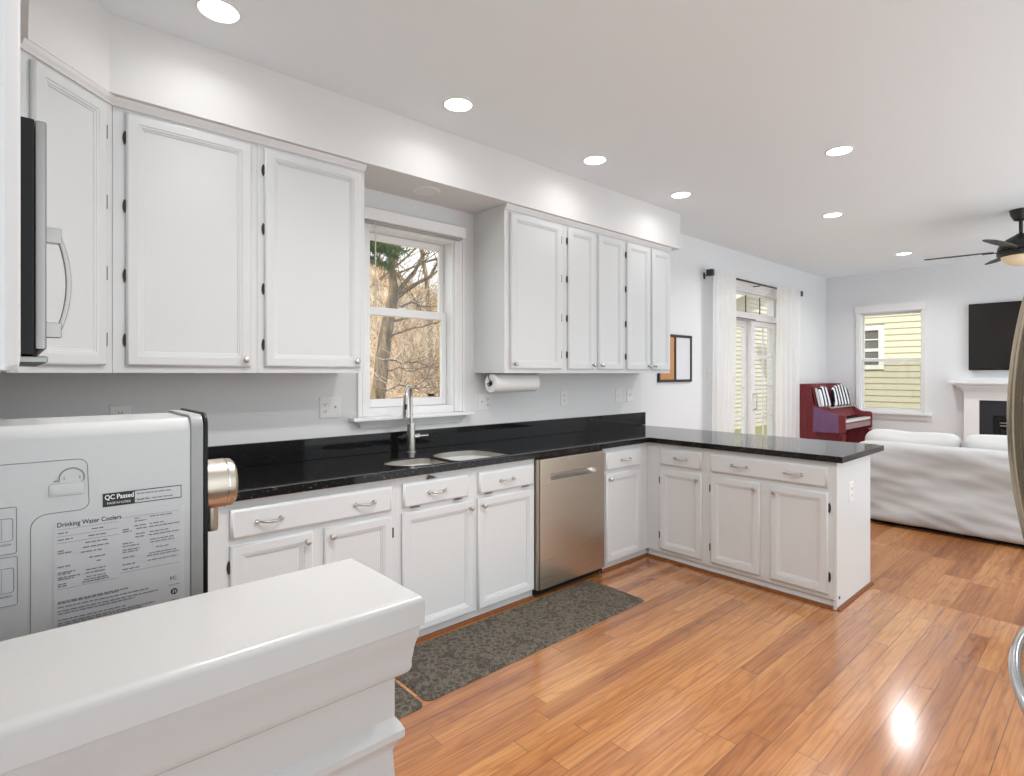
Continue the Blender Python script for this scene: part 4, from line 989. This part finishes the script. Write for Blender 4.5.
# ------------------------------------------------------------------ OUTSIDE
struct('ground_outside', M().box(-10, 30, YW+.16, 9.0, -.6, -.35), 'lawn')
struct('ground_outside', M().box(XF+.16, 30, -8, YW+.16, -.6, -.35), 'lawn')
m = M(); nx, ny = 60, 50
for j in range(ny+1):
    for i in range(nx+1):
        x = -6+19.5*i/nx; y = 7+33*j/ny; z = -.4+max(0, (y-7.5))*.42+.25*noise.noise((x*.5, y*.5, 0))
        m.v.append((x, y, z))
for j in range(ny):
    for i in range(nx):
        q_ = j*(nx+1)+i; m.f.append((q_, q_+1, q_+nx+2, q_+nx+1))
struct('hillside', m, 'litter', smooth=180)
def hz(x, y): return -.45+max(0, (y-7.5))*.42
def branchy(m, tw, p, d, r, L, depth, rg, up=.10):
    pts = [p.copy()]; rs = [r]; n = 6 if depth > 1 else 4; q_ = p.copy(); dd = d.copy()
    for i in range(n):
        dd = (dd+Vector((rg.uniform(-.2, .2), rg.uniform(-.2, .2), rg.uniform(-.12, .12)+up*.3))).normalized()
        q_ = q_+dd*(L/n); pts.append(q_.copy()); rs.append(r*(1-.55*(i+1)/n))
    (m if depth > 1 else tw).tube(pts, rs, 7 if depth > 2 else (5 if depth > 1 else 3), False)
    if depth <= 0: return
    k = {4: 7, 3: 6, 2: 6, 1: 5}.get(depth, 4)
    for i in range(k):
        ii = rg.randint(2, n) if depth < 4 else 1+i % n; a = rg.uniform(0, 2*PI)
        sd = Vector((math.cos(a), math.sin(a), rg.uniform(-.15, .6))).normalized()
        nd = (dd*.45+sd*.9).normalized()
        branchy(m, tw, pts[ii], nd, rs[ii]*.52, L*rg.uniform(.42, .62), depth-1, rg, up)
def tree(x, y, h, r, seed, label, lean=(0, 0), depth=4):
    rg = random.Random(seed); b = Vector((x, y, hz(x, y)-.1)); m = M(); tw = M()
    t = thing('bare_tree', label, 'tree', b, 'leafless trees on the slope behind the house')
    branchy(m, tw, b, Vector((lean[0], lean[1], 1)).normalized(), r, h, depth, rg)
    obj('trunk', m, 'bark', t, smooth=180); obj('twigs', tw, 'twig', t, smooth=180)
bt = thing('bare_tree', 'thick leafless tree at the left of the sink window view, forking to the right', 'tree', (4.54, 8.5, hz(4.5, 8.5)), 'leafless trees on the slope behind the house')
tk = M(); tw = M(); rg = random.Random(4)
def P3(pts): return [Vector((a, 8.5+(c[0] if c else 0), b)) for a, b, *c in pts]
def limb(pts, r0, r1, nt=6):
    pts = P3(pts); fin = []
    for a, b in zip(pts, pts[1:]):
        for i in range(4): fin.append(a.lerp(b, i/4)+Vector((rg.uniform(-1, 1), rg.uniform(-1, 1), rg.uniform(-1, 1)))*.012)
    fin.append(pts[-1]); n = len(fin); tk.tube(fin, [r0+(r1-r0)*i/(n-1) for i in range(n)], 8, False)
    for i in range(nt):
        q_ = fin[rg.randint(n//3, n-1)]; d = (fin[-1]-fin[0]).normalized()+Vector((rg.uniform(-.7, .7), rg.uniform(-.7, .7), rg.uniform(-.6, .9)))
        branchy(tk, tw, q_, d.normalized(), max(.006, r1*.6), rg.uniform(.4, .9), 2, rg, .02)
limb([(4.52, -.35), (4.54, .95), (4.64, 1.8), (4.74, 2.34), (4.84, 2.72)], .135, .10, 0)
limb([(4.84, 2.70), (4.83, 3.1), (4.78, 3.6), (4.80, 4.6), (4.75, 6)], .085, .03)
limb([(4.84, 2.72), (5.1, 3.02), (5.3, 3.26), (5.42, 3.5), (5.45, 4.1)], .045, .018)
limb([(4.80, 2.55), (5.0, 2.8), (5.25, 2.97), (5.57, 3.15), (5.76, 3.42), (5.95, 4.0)], .045, .018)
limb([(4.76, 2.42), (5.2, 2.66), (5.65, 2.64, .3), (6.1, 2.7, .4)], .022, .008)
limb([(4.73, 2.25), (5.2, 2.42), (5.7, 2.47), (6.2, 2.6)], .024, .008)
limb([(4.68, 2.0), (5.1, 2.16), (5.75, 2.33), (6.2, 2.45)], .020, .008)
limb([(4.62, 1.68), (5.0, 1.58), (5.3, 1.6), (5.7, 1.5)], .016, .006)
limb([(4.6, 1.4), (4.95, 1.5), (5.2, 1.42)], .014, .005)
limb([(4.56, 1.05), (4.95, 1.2), (5.3, 1.12), (5.6, 1.2)], .014, .005)
limb([(4.56, .95), (5.0, .98), (5.5, 1.3), (5.9, 1.33)], .012, .005)
obj('trunk', tk, 'bark', bt, smooth=180); obj('twigs', tw, 'twig', bt, smooth=180)
tree(8.3, 12.5, 7, .07, 11, 'thin leafless tree at the right of the sink window view', (-.05, 0))
tree(7.4, 14.5, 8, .08, 21, 'leafless tree on the slope seen mid window behind the faucet', (.05, 0))
tree(10.0, 17, 8, .08, 33, 'leafless tree high on the slope, right side of the sink window', (-.1, 0))
tree(11.8, 21, 9, .10, 52, 'leafless tree far up the slope behind the others', (0, 0))
def brush(x, y, seed, h=2.6):
    rg = random.Random(seed); b = Vector((x, y, hz(x, y))); tw = M()
    for i in range(34):
        a = rg.uniform(0, 2*PI); d = Vector((math.cos(a)*.5, math.sin(a)*.5, 1)).normalized(); q_ = b+Vector((rg.uniform(-.5, .5), rg.uniform(-.4, .4), 0)); pts = [q_.copy()]; L_ = h*rg.uniform(.5, 1.1)
        for k in range(7):
            d = (d+Vector((rg.uniform(-.3, .3), rg.uniform(-.3, .3), rg.uniform(-.28, .12)))).normalized(); q_ = q_+d*L_/7; pts.append(q_.copy())
            if k > 1:
                for w in range(2):
                    e = (d+Vector((rg.uniform(-1, 1), rg.uniform(-1, 1), rg.uniform(-.6, .8)))).normalized(); tw.tube([q_, q_+e*.2+Vector((0, 0, rg.uniform(-.05, .05))), q_+e*rg.uniform(.35, .6)], [.005, .004, .002], 3, False)
        tw.tube(pts, [.010*(1-.1*k) for k in range(8)], 3, False)
    o = obj('leafless_shrub', tw, 'twig' if seed % 2 else 'twigpale', origin=b, smooth=180); tag(o, 'tangled pale leafless brush on the slope beyond the sink window', 'shrub', 'brush on the slope beyond the sink window')
for i, (x, y) in enumerate(((5.5, 9.6), (6.4, 9.8), (6.0, 11), (7.2, 10.8), (8.0, 12), (6.9, 12.6), (9.0, 13.5), (8.0, 14.2), (10, 15.5), (9.2, 16.4))): brush(x, y, 60+i, 2.4 if y < 10.5 else 3.2)
rg = random.Random(9); et = thing('evergreen_tree', 'green pine boughs at the top left of the sink window', 'tree', (3.4, 7.4, -.45), None)
tr = M(); tr.tube([(3.3, 7.4, -.45), (3.35, 7.45, 3), (3.4, 7.5, 7)], [.16, .12, .05], 10); ne = M()
for k in range(26):
    z = 3.12+1.9*rg.random(); a = rg.uniform(-.8, .7); L_ = rg.uniform(.5, 1.0); d = Vector((math.cos(a), math.sin(a)*.8, -.12)); p = Vector((3.38, 7.47, z)); pts = [p+d*L_*i/5+Vector((0, 0, -.06*(i/5)**2)) for i in range(6)]
    tr.tube(pts, [.022*(1-.15*i) for i in range(6)], 5, False)
    for i in range(300):
        s = rg.uniform(.15, 1); c = p+d*L_*s+Vector((0, 0, -.06*s*s)); nd = Vector((rg.uniform(-1, 1), rg.uniform(-1, 1), rg.uniform(-.8, .8))).normalized()*rg.uniform(.09, .20); sd = nd.cross(Vector((rg.random(), rg.random(), rg.random()))).normalized()*.011
        ne.add([c-sd, c+sd, c+nd], [(0, 1, 2)])
obj('trunk', tr, 'bark', et, smooth=180); obj('needles', ne, 'needle', et, smooth=0)
# neighbour houses
def siding(m, F, u0, u1, z0, z1, lap=.138, holes=()):
    z = z0
    while z < z1:
        zt = min(z+lap, z1); segs = [(u0, u1)]
        for h in holes:
            if h[2] < zt-.02 and h[3] > z+.02: segs = [s for a, b in segs for s in ((a, min(b, h[0])), (max(a, h[1]), b)) if s[1]-s[0] > .01]
        for a, b in segs:
            P = [(0, z), (.024, z), (.026, z+.008), (.004, zt), (0, zt)]
            m.prism(P, lambda p, u: F(u, p[1], p[0]), a, b)
        z += lap
    return m
hA = thing('neighbour_house', 'cream sided gabled house seen through the patio door', 'house', (18, 8.4, -.5))
FA = FR((0, 8.3, 0), (1, 0, 0), (0, -1, 0))
obj('siding_wall', siding(M(), FA, 14.2, 26, -.5, 3.0), 'sideA', hA, smooth=0)
m = M(); k = 0; z = 3.0
while z < 6.0:
    u = 14.2+(z-3.0)/.31; P = [(0, z), (.024, z), (.026, z+.008), (.004, z+.138), (0, z+.138)]; m.prism(P, lambda p, a: FA(a, p[1], p[0]), u, 26); z += .138
obj('gable_siding', m, 'sideA', hA, smooth=0)
m = M(); m.box(14.2, 26, 8.301, 14, -.5, 3.0); obj('house_core', m, 'sideA', hA)
obj('roof_slab', M().prism([(13.6, 2.86), (26, 6.70), (26, 6.9), (13.6, 3.06)], lambda p, y: (p[0], y, p[1]), 8.0, 14), 'roof', hA)
obj('rake_board', M().prism([(13.6, 2.84), (26, 6.68), (26, 6.92), (13.6, 3.08)], lambda p, y: (p[0], y, p[1]), 7.96, 7.999), 'housetrim', hA)
hB = thing('neighbour_house', 'yellow cream sided house with a white gridded window, seen through the far window', 'house', (16.3, 2, -.5))
FBh = FR((16.0, 0, 0), (0, -1, 0), (-1, 0, 0))
wy0, wy1, wz0, wz1 = -5.02, -4.08, 1.50, 2.59        # u range (= -y) and z of its window
obj('siding_wall', siding(M(), FBh, -6.4, 6, -.5, 5.2, .150, [(wy0, wy1, wz0, wz1)]), 'sideB', hB, smooth=0)
obj('house_core', M().box(16.03, 20, -6, 6.4, -.5, 5.2), 'sideB', hB)
obj('roof_slab', M().box(15.6, 20, -6.2, 6.6, 5.2, 5.5), 'roof', hB)
wn = obj('window_frame', rect_frame(M(), FBh, wy0, wy1, wz0, wz1, .11, -.02, .05), 'housetrim', hB)
obj('window_pane', M().obox(FBh, wy0+.1, wy1-.1, wz0+.1, wz1-.1, -.015, .0), 'dkglass', wn, smooth=0)
m = M(); uc = (wy0+wy1)/2
m.obox(FBh, uc-.012, uc+.012, wz0+.1, wz1-.1, 0, .02)
zm = (wz0+wz1)/2-.06
for z, w in ((zm, .035), (zm+.26, .012), (zm-.22, .012)): m.obox(FBh, wy0+.1, wy1-.1, z-w, z+w, 0, .025)
obj('window_muntins', m, 'housetrim', wn)
